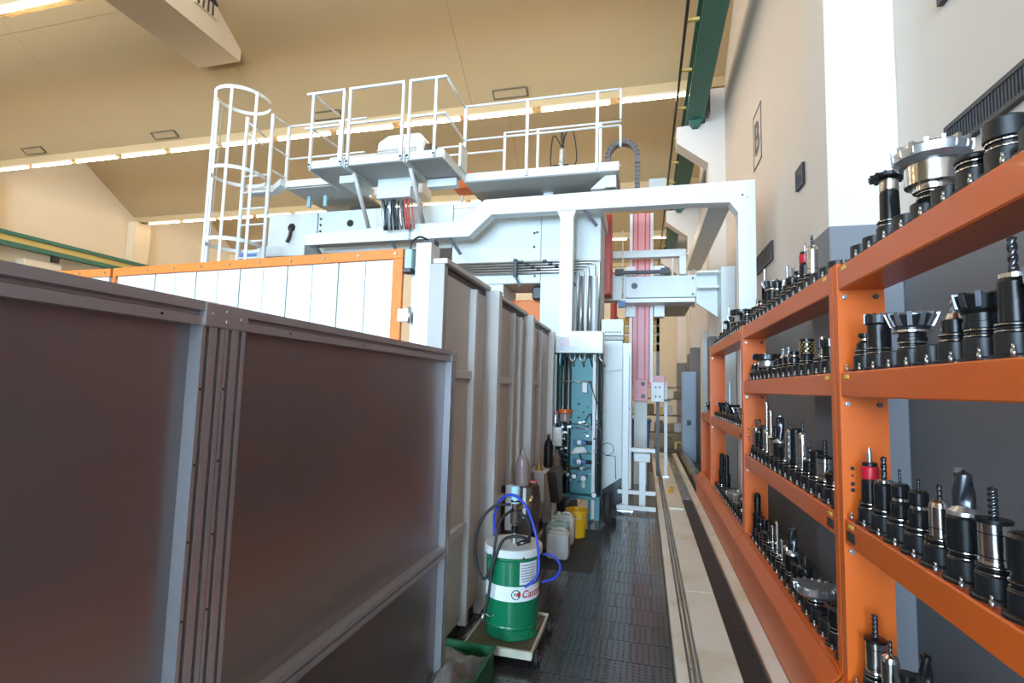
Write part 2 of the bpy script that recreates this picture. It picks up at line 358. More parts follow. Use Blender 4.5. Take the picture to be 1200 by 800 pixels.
# roof duct diving through the slope (top left) with its dark outlet
t = thing('roof_duct', 'cream box duct running into the sloping ceiling, top left', 'duct', (-10.9, 7.0, 10.2))
build(MB().prism([(5.2, 10.2), (10.6, 10.2), (10.6, 10.75), (8.6, 12.2), (5.2, 12.2)], 'x', -11.75, -10.4), 'casing', M['duct'], t)
build(MB().box(-10.40, -10.36, 9.1, 9.75, 10.72, 11.25), 'outlet', M['duct'], t)
build(MB().box(-10.37, -10.345, 9.12, 9.73, 11.05, 11.22), 'outlet_flap', M['louver'], t)
for i in range(4): build(MB().cyl((-10.35, 9.18+i*0.14, 10.74), (-10.35, 9.2+i*0.13, 11.05), 0.022, n=6), 'hanging_cable', M['brown'], t)
# ceiling hatches close to the tube row
for (px, lab) in ((-20.2, 'ceiling grille nearest the left wall above the long tube row'), (-14.6, 'ceiling grille above the long tube row left of the caged ladder'), (-8.8, 'ceiling grille behind the cage hoops'), (-3.4, 'ceiling grille above the left balcony railing')):
    y0, y1 = 12.08, 12.26; z0, z1 = ZL+0.28+SL*(12.35-y0)-0.02, ZL+0.28+SL*(12.35-y1)-0.02
    t = thing('ceiling_grille', lab, 'grille', (px, 11.75, z1), 'ceiling grilles')
    f_ = MB(); f_.bar((px-0.45, y0, z0), (px+0.45, y0, z0), 0.03); f_.bar((px-0.45, y1, z1), (px+0.45, y1, z1), 0.03); f_.bar((px-0.45, y0, z0), (px-0.45, y1, z1), 0.03); f_.bar((px+0.45, y0, z0), (px+0.45, y1, z1), 0.05)
    build(f_, 'frame', M['wood'], t)
    build(MB().add([(px-0.43,y0,z0+.03),(px+0.43,y0,z0+.03),(px+0.43,y1,z1+.03),(px-0.43,y1,z1+.03),(px-0.43,y0,z0),(px+0.43,y0,z0),(px+0.43,y1,z1),(px-0.43,y1,z1)],
                   [(0,3,2,1),(4,5,6,7),(0,1,5,4),(1,2,6,5),(2,3,7,6),(3,0,4,7)]), 'grille_plate', M['ceil'], t)
# wall columns on the right
struct(build(MB().box(1.33, WX, 4.2, 4.66, 0, 12.4), 'wall_right_pilaster', M['wall'], bev=0.01))
for n, yy in enumerate((12.5, 18.5, 24.5)):
    o = build(MB().prism([(WX, 0), (1.43, 0), (1.43, 7.2), (0.72, 7.75), (0.72, 8.15), (1.36, 8.185), (1.36, 9.03), (WX, 9.03)], 'y', yy-0.1, yy+0.35), 'wall_right_pilaster', M['wall'])
    struct(o)
for yy in (6.75, 12.5, 18.5, 24.5): struct(build(MB().box(LX, LX+0.4, yy-0.4, yy+0.4, 0, 9.0), 'wall_left_pilaster', M['wall_far']))
# crane runway on the right: girder, conductor bar and its brackets
t = thing('crane_girder', 'dark green crane girder high along the right wall', 'girder', (1.13, 8, 8.2))
build(MB().prism([(0.91, 8.2), (1.32, 8.2), (1.32, 8.26), (1.17, 8.28), (1.17, 8.84), (1.32, 8.86), (1.32, 8.92), (0.91, 8.92), (0.91, 8.86), (1.10, 8.84), (1.10, 8.28), (0.91, 8.26)], 'y', -16.8, 30.2), 'i_beam', M['green'], t)
for yy in (12.4, 18.4): build(MB().prism([(0.98, 8.2), (1.29, 8.2), (1.20, 8.06), (1.07, 8.06)], 'y', yy-0.2, yy+0.1), 'bearing_foot', M['green'], t)
for yy in (12.3,): build(MB().box(1.35, 1.42, yy-0.4, yy-0.1, 8.2, 8.75), 'stop_plate', M['brown'], t)
t2 = thing('conductor_bar', 'black conductor bar on small brackets beside the green girder', 'conductor bar', (0.68, 10, 8.42))
build(MB().box(0.66, 0.71, -16.8, 30.2, 8.40, 8.50), 'bar', M['blacksoft'], t2)
for i in range(16): build(MB().box(0.70, 0.915, 1.6+i*1.5, 1.65+i*1.5, 8.44, 8.49), 'bracket', M['craneyellow'], t2)
# crane runway on the left wall
t = thing('crane_girder', 'green and yellow crane runway along the far left wall', 'girder', (-23.0, 14, 6.45))
build(MB().box(-22.99, -22.74, -16.8, 30, 6.50, 6.68), 'lower_flange', M['green'], t)
build(MB().box(-22.99, -22.84, -16.8, 30, 6.68, 6.92), 'web', M['craneyellow'], t)
build(MB().box(-22.99, -22.74, -16.8, 30, 6.92, 7.06), 'upper_flange', M['green'], t)
for yy in (6.75, 12.5, 14.9, 18.5, 24.5): build(MB().box(-22.95, -22.80, yy-0.12, yy+0.12, 6.25, 6.5), 'bearing_foot', M['blacksoft'], t)
for yy, lab in ((13.9, 'cream wall box under the crane runway, left edge'),):
    tag(build(MB().box(-23.39, -22.9, yy, yy+1.3, 5.2, 6.2), 'wall_cabinet', M['duct'], bev=0.02), lab, 'cabinet')
# wall sign B, vents
t = thing('wall_sign', 'grey letter B inside a square outline, painted sign on right wall', 'sign', (WX-0.006, 8.85, 5.6))
sg = MB(); zb, zt_, ya, yb = 5.60, 6.55, 8.62, 9.22
for p, q in (((ya, zb), (yb, zb+0.03)), ((yb-0.025, zb), (yb, zt_)), ((ya, zt_-0.03), (yb, zt_)), ((ya, zb), (ya+0.03, zt_))): sg.box(WX-0.012, WX-0.002, p[0], q[0], p[1], q[1])
build(MB().box(WX-0.004, WX-0.001, ya, yb, zb, zt_), 'board', M['wall'], t); build(sg, 'outline', M['signgrey'], t)
def text_mesh(s, size, bold=0.0):
    cu = bpy.data.curves.new('lettering', 'FONT'); cu.body = s; cu.size = size; cu.extrude = 0.0; cu.offset = bold; cu.resolution_u = 3
    o = bpy.data.objects.new('lettering', cu); COL.objects.link(o)
    dg = bpy.context.evaluated_depsgraph_get(); me = bpy.data.meshes.new_from_object(o.evaluated_get(dg))
    vs_ = [v.co.copy() for v in me.vertices]; fs_ = [tuple(p.vertices) for p in me.polygons]
    bpy.data.objects.remove(o); bpy.data.curves.remove(cu); bpy.data.meshes.remove(me)
    return vs_, fs_
vs_, fs_ = text_mesh('B', 0.78, 0.008)
build(MB().add([(WX-0.014, 9.14-v.x*0.9, 5.82+v.y) for v in vs_], fs_), 'letter', M['signgrey'], t)
def vent(y0, y1, z0, z1, n, lab):
    t = thing('wall_vent', lab, 'vent', (WX-0.02, (y0+y1)/2, z0))
    build(MB().box(WX-0.012, WX-0.002, y0, y1, z0, z1), 'backing', M['blacksoft'], t)
    f_ = MB(); e = 0.028
    f_.box(WX-0.035, WX-0.001, y0-e, y1+e, z0-e, z0).box(WX-0.035, WX-0.001, y0-e, y1+e, z1, z1+e).box(WX-0.035, WX-0.001, y0-e, y0, z0, z1).box(WX-0.035, WX-0.001, y1, y1+e, z0, z1)
    build(f_, 'frame', M['louver'], t)
    d = (y1-y0)/n
    for i in range(n): build(MB().box(WX-0.03, WX-0.012, y0+i*d+d*0.25, y0+i*d+d*0.75, z0, z1), 'slat', M['louver'], t)
vent(1.9, 3.54, 3.345, 3.465, 62, 'long dark louvred vent on right wall above the near rack')
vent(6.45, 6.68, 4.32, 4.52, 6, 'small square dark vent on right wall below the B sign')
vent(8.0, 9.05, 3.80, 4.03, 8, 'dark vent on right wall beside the white bridge leg')
vent(2.0, 3.55, 4.32, 4.45, 20, 'dark vent at the top edge of the picture, right wall')

# ================================================================== MACHINE BED in the floor along the aisle
t = thing('machine_bed', 'long worn white machine bed with guideways sunk along the aisle', 'machine bed', (0.53, 8, 0))
Y0, Y1 = 1.5, 15.2
build(MB().box(0.2, 0.275, Y0, Y1, -0.005, 0.08), 'edge_strip', M['bed'], t, 0.004)
build(MB().box(0.275, 0.352, Y0, Y1, -0.005, 0.05), 'oil_channel', M['bedsteel'], t)
build(MB().cyl((0.30, Y0, 0.062), (0.30, Y1, 0.062), 0.014, n=8).cyl((0.333, Y0, 0.058), (0.333, Y1, 0.058), 0.009, n=8), 'oil_pipe', M['steel'], t)
for i in range(8):
    a = Y0+i*(Y1-Y0)/8; build(MB().box(0.352, 0.592, a+0.002, a+(Y1-Y0)/8-0.002, 0, 0.10), 'cover_plate', M['bed'], t, 0.005)
build(MB().box(0.592, 0.748, Y0, 9.0, 0, 0.062), 'belt_trough', M['belt'], t)
for i in range(150):
    a = 2.4+i*0.044; build(MB().box(0.598, 0.742, a, a+0.036, 0.062, 0.080), 'chain_link', M['belt'], t)
build(MB().box(0.592, 0.748, 9.0, Y1, 0, 0.088), 'guideway', M['bedsteel'], t)
build(MB().box(0.742, 0.756, Y0, Y1, 0.0, 0.108), 'trough_edge', M['steel'], t)
build(MB().box(0.756, 0.864, Y0, Y1, 0, 0.10), 'rack_side_strip', M['bed'], t, 0.004)
build(MB().box(0.36, 0.56, 8.1, 8.18, 0.10, 0.13), 'stop_bar', M['creammetal'], t)
tag(build(MB().prism([(0.40, 9.4), (0.46, 9.3), (0.52, 9.8), (0.47, 9.95)], 'z', 0.10, 0.125), 'oil_rag', M['yellow']), 'small mustard rag lying on the machine bed', 'rag')
tag(build(MB().box(0.93, 1.02, 9.6, 16.1, 0.0, 0.30), 'guide_rail', M['bedsteel']), 'oily steel guide rail running on beyond the racks', 'rail')
# ================================================================== ORANGE TOOL RACKS
XF, XB = 0.95, 1.16
XT = 1.03                      # tool row axis
SH = {1: 2.503, 2: 1.963, 3: 1.249, 4: 0.490}
shn = {1: 'top shelf', 2: 'second shelf', 3: 'third shelf', 4: 'bottom shelf'}
BH = 0.122
def upright(b, y, s, z1):       # C-profile plate, web on the bay side (s = +1: web faces -y)
    e = 0.05*s
    b.prism([(XF, y), (XF, y+e), (XF+0.045, y+e), (XF+0.045, y+e*0.88), (XF+0.007, y+e*0.88), (XF+0.007, y+e*0.12), (XB-0.007, y+e*0.12),
             (XB-0.007, y+e*0.88), (XB-0.045, y+e*0.88), (XB-0.045, y+e), (XB, y+e), (XB, y)], 'z', 0.0, z1)
sock = MB().lathe((0,0,0), [(0.066, 0.0), (0.066, 0.010), (0.060, 0.014), (0.052, 0.016), (0.052, 0.074), (0.047, 0.078)], 18).mesh('tool_socket'); sock.materials.append(M['blacksoft'])
scr = MB().cyl((0,0,0), (0,0,0.020), 0.0075, n=8).cyl((0,0,0.02), (0,0,0.034), 0.0045, n=6).mesh('screw'); scr.materials.append(M['steel'])
def make_rack(name, lab, y0, y1, shelves, slots, zt=2.52, far_up=True, near_up=True, SH=SH):
    t = thing(name, lab, 'rack', ((XF+XB)/2, (y0+y1)/2, 0), 'orange tool racks')
    zs = sorted(SH[s] for s in shelves)
    if near_up:
        b = MB(); upright(b, y0+0.05, -1, zt); u = build(b, 'upright', M['orange'], t)
    if far_up:
        b = MB(); upright(b, y1-0.05, 1, zt); u = build(b, 'upright', M['orange'], t)
        for s in shelves:
            for dz in (-BH-0.035,):
                build(MB().cyl((XF+0.03, y1-0.05, SH[s]+dz), (XF+0.03, y1-0.064, SH[s]+dz), 0.013, n=6).cyl((XF+0.03, y1-0.06, SH[s]+dz), (XF+0.03, y1-0.074, SH[s]+dz), 0.007, n=8), 'bolt', M['steel'], u)
                build(MB().cyl((XB-0.04, y1-0.05, SH[s]+dz), (XB-0.04, y1-0.064, SH[s]+dz), 0.013, n=6), 'bolt', M['brown'], u)
        for zz in (1.49, 1.455, 1.415, 1.385): build(MB().cyl((XF+0.045, y1-0.0505, zz), (XF+0.045, y1-0.0515, zz), 0.010 if zz != 1.455 else 0.006, n=10), 'slot_hole', M['blacksoft'], u)
    for s in shelves:
        z = SH[s]
        if s == 4:
            b = build(MB().box(XF-0.005, XB, y0+0.05, y1-0.05, z-0.05, z), 'shelf_beam', M['orange'], t, 0.004)
            build(MB().prism([(0.864, 0.385), (0.866, 0.397), (0.938, 0.468), (0.938, 0.485), (0.950, 0.485), (0.950, 0.462), (0.874, 0.385)], 'y', y0+0.004, y1-0.004), 'sloped_lip', M['orange'], t)
            build(MB().box(0.864, 0.874, y0+0.004, y1-0.004, 0.102, 0.386), 'kick_panel', M['orange'], t)
        else:
            b = build(MB().box(XF+0.004, XB, y0+0.05, y1-0.05, z-BH, z), 'shelf_beam', M['orange'], t, 0.006)
            # yellow stickers at the bay end of the beam front
            ye = y1-0.16 if y0 < 1 else y0+0.10
            build(MB().box(XF+0.001, XF+0.0035, ye, ye+0.05, z-0.032, z-0.014), 'sticker', M['sticker'], b)
            if s == 3: build(MB().box(XF+0.001, XF+0.0035, ye-0.02, ye+0.075, z-0.095, z-0.05), 'inspection_tag', M['tagblack'], b)
        for ys in slots(s):
            o = bpy.data.objects.new('tool_socket', sock); COL.objects.link(o); o.parent = t; o.location = Vector((XT, ys, z))-Vector(t['org'])
            c = bpy.data.objects.new('screw', scr); COL.objects.link(c); c.parent = o; c.location = (-0.060, 0.062, 0.004)
    return t
P_ = 0.148
SHF = {1: 2.503, 3: 1.483, 4: 0.490}
near = lambda k: 2.805-P_*k
mid = lambda k: 3.13+P_*k
far = lambda k: 5.72+P_*k
make_rack('tool_rack', 'orange tool rack nearest the camera, holding large tools', -0.3, 2.965, (1, 2, 3, 4), lambda s: [near(k) for k in range(11)])
make_rack('tool_rack', 'middle orange tool rack densely filled with chrome and black tools', 2.985, 5.575, (1, 2, 3, 4), lambda s: [mid(k) for k in range(16)])
make_rack('tool_rack', 'far orange tool rack beside the white bridge leg', 5.595, 8.22, (1, 3, 4), lambda s: [far(k) for k in range(16)], SH=SHF)
# the far rack carries its second shelf lower than the others
low = thing('tool_rack', 'low half-height orange rack at the far end of the row', 'rack', (1.05, 8.9, 0), 'orange tool racks')
b = MB(); upright(b, 8.30, -1, 1.483); build(b, 'upright', M['orange'], low)
b = MB(); upright(b, 9.45, 1, 1.483); build(b, 'upright', M['orange'], low)
build(MB().box(XF, XB, 8.30, 9.45, 1.37, 1.483), 'shelf_beam', M['orange'], low, 0.005)
build(MB().box(XF, XB, 8.30, 9.45, 0.42, 0.49), 'shelf_beam', M['orange'], low, 0.005)
build(MB().prism([(0.864, 0.10), (0.864, 0.397), (0.95, 0.48), (0.95, 0.10)], 'y', 8.25, 9.5), 'kick_panel', M['orange'], low)

# ------------------------------------------------------------------ tools: prototypes as mesh lists, copies share meshes
def L_(prof, n=18): return MB().lathe((0,0,0), prof, n)
def spiral(r, z0, z1, turns, n=14, w=0.62):
    """twist drill / end mill: a two-fluted section swept with twist, pointed tip"""
    b = MB(); seg = 12; vs_ = []; n = max(12, int(turns*18)); zt = z1-0.5*r
    for j in range(n+1):
        z = z0+(zt-z0)*j/n; tw = 2*math.pi*turns*j/n
        for i in range(seg):
            a = 2*math.pi*i/seg; rr = r*(0.55+0.45*min(1, abs(math.cos(a))*1.25))
            vs_.append((rr*math.cos(a+tw), rr*math.sin(a+tw), z))
    b.add(vs_, [(j*seg+i, j*seg+(i+1) % seg, (j+1)*seg+(i+1) % seg, (j+1)*seg+i) for j in range(n) for i in range(seg)], True)
    b.add(vs_[-seg:]+[(0, 0, z1)], [(i, (i+1) % seg, seg) for i in range(seg)]); return b
def teeth(r, z0, z1, n, w, dep, lean=0.0):
    b = MB()
    for i in range(n):
        a = 2*math.pi*i/n; c, s = math.cos(a), math.sin(a); vs_ = []
        for z, ro in ((z0, 0), (z1, lean)):
            for rr, ww in ((r-dep, -w), (r+0.006+ro, -w), (r+0.006+ro, w*0.4), (r-dep, w*0.7)):
                vs_.append((rr*c-ww*s, rr*s+ww*c, z))
        b.add(vs_, [(0,3,2,1),(4,5,6,7),(0,1,5,4),(1,2,6,5),(2,3,7,6),(3,0,4,7)])
    return b
def base_parts():
    return [('taper_flange', L_([(0.044, 0.070), (0.0488, 0.079), (0.0488, 0.086), (0.043, 0.089), (0.043, 0.094), (0.0488, 0.097), (0.0488, 0.104), (0.040, 0.108)]), 'black'),
            ('flange_ring', L_([(0.0492, 0.0790), (0.0496, 0.081), (0.0492, 0.083)]), 'chrome'), ('flange_ring', L_([(0.0492, 0.0985), (0.0496, 0.1005), (0.0492, 0.1025)]), 'chrome')]
def proto(kind, h):
    P = base_parts(); z = 0.106
    if kind == 'collet':
        P += [('body', L_([(0.036, z), (0.036, z+0.05), (0.028, z+0.07), (0.028, z+0.08)]), 'black'), ('clamp_nut', L_([(0.024, z+0.078), (0.033, z+0.084), (0.033, z+0.125), (0.026, z+0.135)], 12), 'black'), ('collar', L_([(0.030, z+0.062), (0.030, z+0.076)]), 'chrome'), ('drill_bit', spiral(0.006, z+0.13, max(h, z+0.16), 2), 'darksteel')]
    elif kind == 'redcollet':
        P += [('body', L_([(0.038, z), (0.036, z+0.09), (0.030, z+0.11)]), 'black'), ('red_ring', L_([(0.034, z+0.105), (0.036, z+0.108), (0.036, z+0.160), (0.030, z+0.165)]), 'red'), ('clamp_nut', L_([(0.031, z+0.165), (0.031, z+0.180), (0.02, z+0.184)]), 'black'), ('tap', L_([(0.011, z+0.184), (0.011, max(h-0.03, z+0.22)), (0.005, max(h, z+0.25))], 8), 'silver')]
    elif kind == 'longblack':
        P += [('body', L_([(0.040, z), (0.040, h*0.62), (0.034, h*0.66)]), 'black'), ('collar', L_([(0.035, h*0.655), (0.035, h*0.69), (0.02, h*0.70)]), 'chrome'), ('drill_bit', spiral(0.012, h*0.70, h, 1.6), 'darksteel')]
    elif kind == 'blackbar':
        P += [('body', L_([(0.042, z), (0.042, h*0.55), (0.036, h*0.58)]), 'black'), ('boring_bar', L_([(0.030, h*0.58), (0.030, h*0.93), (0.018, h)]), 'black'), ('insert', MB().box(-0.036, -0.026, -0.006, 0.006, h*0.9, h*0.97), 'steel')]
    elif kind == 'chromelong':
        P += [('body', L_([(0.034, z), (0.034, h*0.72), (0.029, h*0.78), (0.014, h*0.81)]), 'chrome'), ('groove', L_([(0.0345, z+0.03), (0.0345, z+0.034)]), 'darksteel'), ('drill_bit', spiral(0.0085, h*0.80, h, 1.4), 'darksteel')]
    elif kind == 'chromerod':
        P += [('body', L_([(0.030, z), (0.030, h*0.5), (0.022, h*0.53)]), 'chrome'), ('shank', L_([(0.016, h*0.53), (0.016, h*0.97), (0.009, h)], 10), 'chrome'), ('groove', L_([(0.0305, z+0.05), (0.0305, z+0.054)]), 'darksteel')]
    elif kind == 'chromedrill':
        zz = z+(h-z)*0.52
        P += [('body', L_([(0.043, z), (0.040, z+0.01), (0.040, zz)]), 'chrome'), ('cap', L_([(0.040, zz), (0.046, zz+0.003), (0.046, zz+0.014), (0.015, zz+0.02)]), 'black'), ('groove', L_([(0.0405, z+0.02), (0.0405, z+0.024)]), 'darksteel'), ('groove', L_([(0.0405, zz-0.03), (0.0405, zz-0.026)]), 'darksteel'), ('drill_bit', spiral(0.013, zz+0.018, h, 2.4), 'darksteel')]
    elif kind == 'bigdrill':
        zz = z+0.11
        P += [('body', L_([(0.052, z), (0.052, zz-0.01), (0.047, zz)]), 'black'), ('collar', L_([(0.047, zz), (0.044, zz+0.012), (0.030, zz+0.025), (0.026, zz+0.03)]), 'silver'), ('drill_bit', spiral(0.031, zz+0.02, h, 0.36, 16), 'darksteel'), ('insert', MB().box(-0.02, 0.0, -0.006, 0.006, h-0.012, h+0.004), 'steel')]
    elif kind == 'shell':
        P += [('body', L_([(0.046, z), (0.046, h-0.05)]), 'black'), ('cutter_head', L_([(0.046, h-0.05), (0.054, h-0.04), (0.054, h-0.004), (0.040, h)]), 'black'), ('cutting_insert', teeth(0.052, h-0.042, h+0.002, 12, 0.006, 0.012), 'darksteel')]
    elif kind == 'facemill':
        P += [('body', L_([(0.050, z), (0.050, z+0.014), (0.046, z+0.016), (0.046, h-0.075)]), 'black'), ('chrome_ring', L_([(0.058, h-0.078), (0.066, h-0.074), (0.066, h-0.066), (0.056, h-0.062)]), 'chrome'), ('cutter_head', L_([(0.056, h-0.062), (0.062, h-0.05), (0.082, h-0.010), (0.082, h-0.004), (0.060, h)]), 'darksteel'), ('cutting_insert', teeth(0.064, h-0.050, h+0.003, 12, 0.011, 0.02, 0.020), 'silver')]
    elif kind == 'facemillblack':
        P += [('body', L_([(0.052, z), (0.052, z+0.02), (0.048, z+0.022), (0.048, h-0.06)]), 'black'), ('cutter_head', L_([(0.052, h-0.062), (0.060, h-0.05), (0.070, h-0.006), (0.05, h)]), 'black'), ('cutting_insert', teeth(0.062, h-0.045, h+0.002, 10, 0.010, 0.014, 0.008), 'darksteel')]
    elif kind == 'bigface':
        P += [('body', L_([(0.060, z), (0.060, z+0.02), (0.085, z+0.024), (0.085, h-0.058)]), 'chrome'), ('driver_slot', MB().box(-0.092, -0.082, -0.018, 0.018, h-0.085, h-0.060), 'blacksoft'), ('cutter_head', L_([(0.098, h-0.058), (0.116, h-0.04), (0.120, h-0.010), (0.112, h), (0.05, h)], 28), 'silver'), ('cutting_insert', teeth(0.114, h-0.034, h+0.007, 16, 0.009, 0.018, 0.004), 'steel')]
    elif kind == 'bigfaceblack':
        P += [('body', L_([(0.060, z), (0.075, z+0.01), (0.075, h-0.055)]), 'silver'), ('cutter_head', L_([(0.092, h-0.055), (0.122, h-0.045), (0.124, h-0.006), (0.110, h), (0.05, h)], 28), 'black'), ('cutting_insert', teeth(0.117, h-0.040, h+0.003, 18, 0.008, 0.016), 'darksteel')]
    elif kind == 'saw':
        P += [('body', L_([(0.038, z), (0.036, h-0.09), (0.034, h-0.085)]), 'black'), ('arbor', L_([(0.034, h-0.085), (0.036, h-0.08), (0.036, h-0.034), (0.028, h-0.03)]), 'chrome'), ('saw_blade', L_([(0.020, h-0.03), (0.068, h-0.026), (0.068, h-0.012), (0.020, h-0.006)], 24), 'black'), ('tooth', teeth(0.068, h-0.028, h-0.010, 14, 0.007, 0.01, 0.0), 'black'), ('nut', L_([(0.022, h-0.008), (0.022, h)], 6), 'darksteel')]
    elif kind == 'endmill':
        P += [('body', L_([(0.040, z), (0.040, z+0.045), (0.030, z+0.05)]), 'black'), ('collar', L_([(0.028, z+0.05), (0.020, z+0.07), (0.014, z+0.074)]), 'chrome'), ('end_mill', spiral(0.017, z+0.07, max(h, z+0.13), 1.0), 'silver')]
    elif kind == 'endmillblack':
        P += [('body', L_([(0.044, z), (0.044, z+0.04), (0.034, z+0.05)]), 'black'), ('end_mill', spiral(0.022, z+0.045, max(h, z+0.13), 1.0), 'black')]
    elif kind == 'block':
        P += [('body', L_([(0.045, z), (0.045, z+0.03), (0.040, z+0.035), (0.040, h-0.01), (0.03, h)]), 'black'), ('side_plate', MB().box(-0.046, -0.036, -0.03, 0.03, z+0.04, h-0.015), 'black')]
        b = MB()
        for i in range(4): b.box(-0.049, -0.044, -0.022+0.012*(i % 2), -0.008+0.012*(i % 2), z+0.05+(h-z-0.08)*i/4, z+0.065+(h-z-0.08)*i/4)
        P += [('cutting_insert', b, 'silver')]
    elif kind == 'porcupine':
        P += [('body', L_([(0.045, z), (0.040, z+0.03), (0.042, z+0.04), (0.042, h)]), 'black')]
        b = MB()
        for j in range(6):
            for i in range(9):
                a = 2*math.pi*(i/9+j*0.045); zz = z+0.045+(h-z-0.055)*j/6; b.cyl((0.040*math.cos(a), 0.040*math.sin(a), zz), (0.047*math.cos(a), 0.047*math.sin(a), zz), 0.006, n=5)
        P += [('cutting_insert', b, 'brass')]
    elif kind == 'stub':
        P += [('body', L_([(0.040, z), (0.038, z+0.03), (0.024, z+0.04), (0.024, h-0.02), (0.03, h-0.018), (0.03, h)]), 'black'), ('collar', L_([(0.0245, z+0.042), (0.027, z+0.044), (0.027, z+0.052)]), 'chrome')]
    elif kind == 'nutblack':
        P += [('body', L_([(0.044, z), (0.040, z+0.02)]), 'black'), ('clamp_nut', L_([(0.046, z+0.02), (0.050, z+0.028), (0.050, h-0.03), (0.040, h-0.02), (0.03, h-0.015)], 14), 'black'), ('stud', L_([(0.008, h-0.016), (0.008, h+0.05)], 8), 'darksteel')]
    elif kind == 'disc':
        P += [('body', L_([(0.05, z), (0.05, h-0.03)]), 'black'), ('disc', L_([(0.080, h-0.03), (0.086, h-0.026), (0.086, h-0.004), (0.078, h)], 24), 'black')]
    elif kind == 'pot':
        P += [('body', L_([(0.050, z), (0.054, z+0.003), (0.054, h-0.006), (0.050, h)]), 'blacksoft')]
    elif kind == 'rod':
        P += [('body', L_([(0.036, z), (0.030, z+0.04), (0.02, z+0.05)]), 'black'), ('long_rod', L_([(0.012, z+0.05), (0.012, h-0.01), (0.007, h)], 8), 'silver')]
    return [(n, (b.mesh(n)), mt) for n, b, mt in P]
PC = {}
kdesc = {'collet': 'black collet chuck with thin drill', 'redcollet': 'collet chuck with bright red ring', 'longblack': 'tall black drill holder', 'blackbar': 'black stepped boring bar', 'chromelong': 'long chrome holder with small bit',
         'chromerod': 'slender chrome rod tool', 'chromedrill': 'ribbed chrome holder with twist drill', 'bigdrill': 'thick fluted indexable drill', 'shell': 'black shell mill with insert crown', 'facemill': 'face mill with wide toothed head',
         'facemillblack': 'dark face mill', 'bigface': 'very large silver face mill', 'bigfaceblack': 'very large dark face mill', 'saw': 'black slitting saw on stem', 'endmill': 'end mill in chrome collar', 'endmillblack': 'black spiral end mill',
         'block': 'square-sided black cutter block', 'porcupine': 'black cutter studded with brass inserts', 'stub': 'short black stub holder', 'nutblack': 'black holder with fat clamp nut', 'disc': 'flat black disc cutter', 'rod': 'holder with long thin rod', 'pot': 'plain black cylindrical adapter'}
kcat = {'collet': 'tool holder', 'redcollet': 'tool holder', 'stub': 'tool holder', 'pot': 'tool holder', 'nutblack': 'tool holder', 'longblack': 'drill', 'chromelong': 'drill', 'chromedrill': 'drill', 'bigdrill': 'drill', 'blackbar': 'boring bar'}
kname = {'drill': 'drill_tool', 'tool holder': 'tool_holder', 'boring bar': 'boring_tool', 'milling cutter': 'milling_cutter'}
def place_tool(kind, h, yy, s, rackname, ordinal, rot=0.0, z=None, xt=XT):
    key = (kind, round(h, 2))
    if key not in PC:
        PC[key] = proto(kind, h)
        for n, me, mt in PC[key]: fixnormals(me); me.materials.append(M[mt])
    cat = kcat.get(kind, 'milling cutter'); z = SH[s] if z is None else z
    t = thing(kname[cat], '%s, %s, slot %s from the %s' % (kdesc[kind], '%s rack %s' % (rackname, shn[s]), ordinal[0], ordinal[1]), cat, (xt, yy, z), 'machine tools on the orange racks')
    t.rotation_euler.z = rot
    for n, me, mt in PC[key]:
        o = bpy.data.objects.new(n, me); COL.objects.link(o); o.parent = t
        if n in ('cutting_insert', 'tooth'): o['kind'] = 'stuff'
    return t
num = ['one', 'two', 'three', 'four', 'five', 'six', 'seven', 'eight', 'nine', 'ten', 'eleven', 'twelve', 'thirteen', 'fourteen', 'fifteen', 'sixteen', 'seventeen']
rr = random.Random(3)
def row(rackname, fn, s, lst, side):
    for k, kind, h in lst: place_tool(kind, h, fn(k), s, rackname, (num[int(k)], side), rr.uniform(0, 6.28), SHF[s] if rackname == 'far' else None)
row('near', near, 1, [(2, 'saw', 0.32), (4.3, 'bigface', 0.265), (7, 'pot', 0.17), (6, 'pot', 0.125)], 'left end')
row('near', near, 2, [(0, 'stub', 0.185), (1, 'shell', 0.255), (3, 'facemill', 0.215), (5, 'endmill', 0.225), (6, 'facemillblack', 0.215), (7, 'longblack', 0.36), (8, 'shell', 0.24), (9, 'collet', 0.26)], 'left end')
row('near', near, 3, [(0, 'redcollet', 0.335), (1, 'longblack', 0.335), (2, 'collet', 0.30), (3, 'collet', 0.285), (4, 'chromelong', 0.29), (5, 'bigdrill', 0.365), (6, 'chromedrill', 0.335), (7, 'nutblack', 0.25), (8, 'longblack', 0.33)], 'left end')
row('near', near, 4, [(0, 'chromedrill', 0.36), (1, 'chromelong', 0.31), (2, 'stub', 0.25), (3, 'endmillblack', 0.40), (4, 'chromedrill', 0.34), (5, 'collet', 0.33)], 'left end')
row('middle', mid, 1, [(3, 'chromelong', 0.36), (4, 'redcollet', 0.36), (5, 'stub', 0.19), (6, 'nutblack', 0.20), (7, 'rod', 0.30), (8, 'stub', 0.16), (9, 'collet', 0.24), (10, 'facemill', 0.27), (12, 'rod', 0.45), (11, 'block', 0.28), (13, 'stub', 0.18), (14, 'endmill', 0.23), (15, 'stub', 0.17)], 'near end')
row('middle', mid, 2, [(0, 'longblack', 0.22), (1, 'shell', 0.20), (2, 'chromerod', 0.235), (4, 'porcupine', 0.245), (6, 'stub', 0.18), (7, 'endmill', 0.23), (8, 'endmill', 0.21), (9, 'stub', 0.15), (11.5, 'bigfaceblack', 0.215), (14, 'stub', 0.15), (15, 'stub', 0.15)], 'near end')
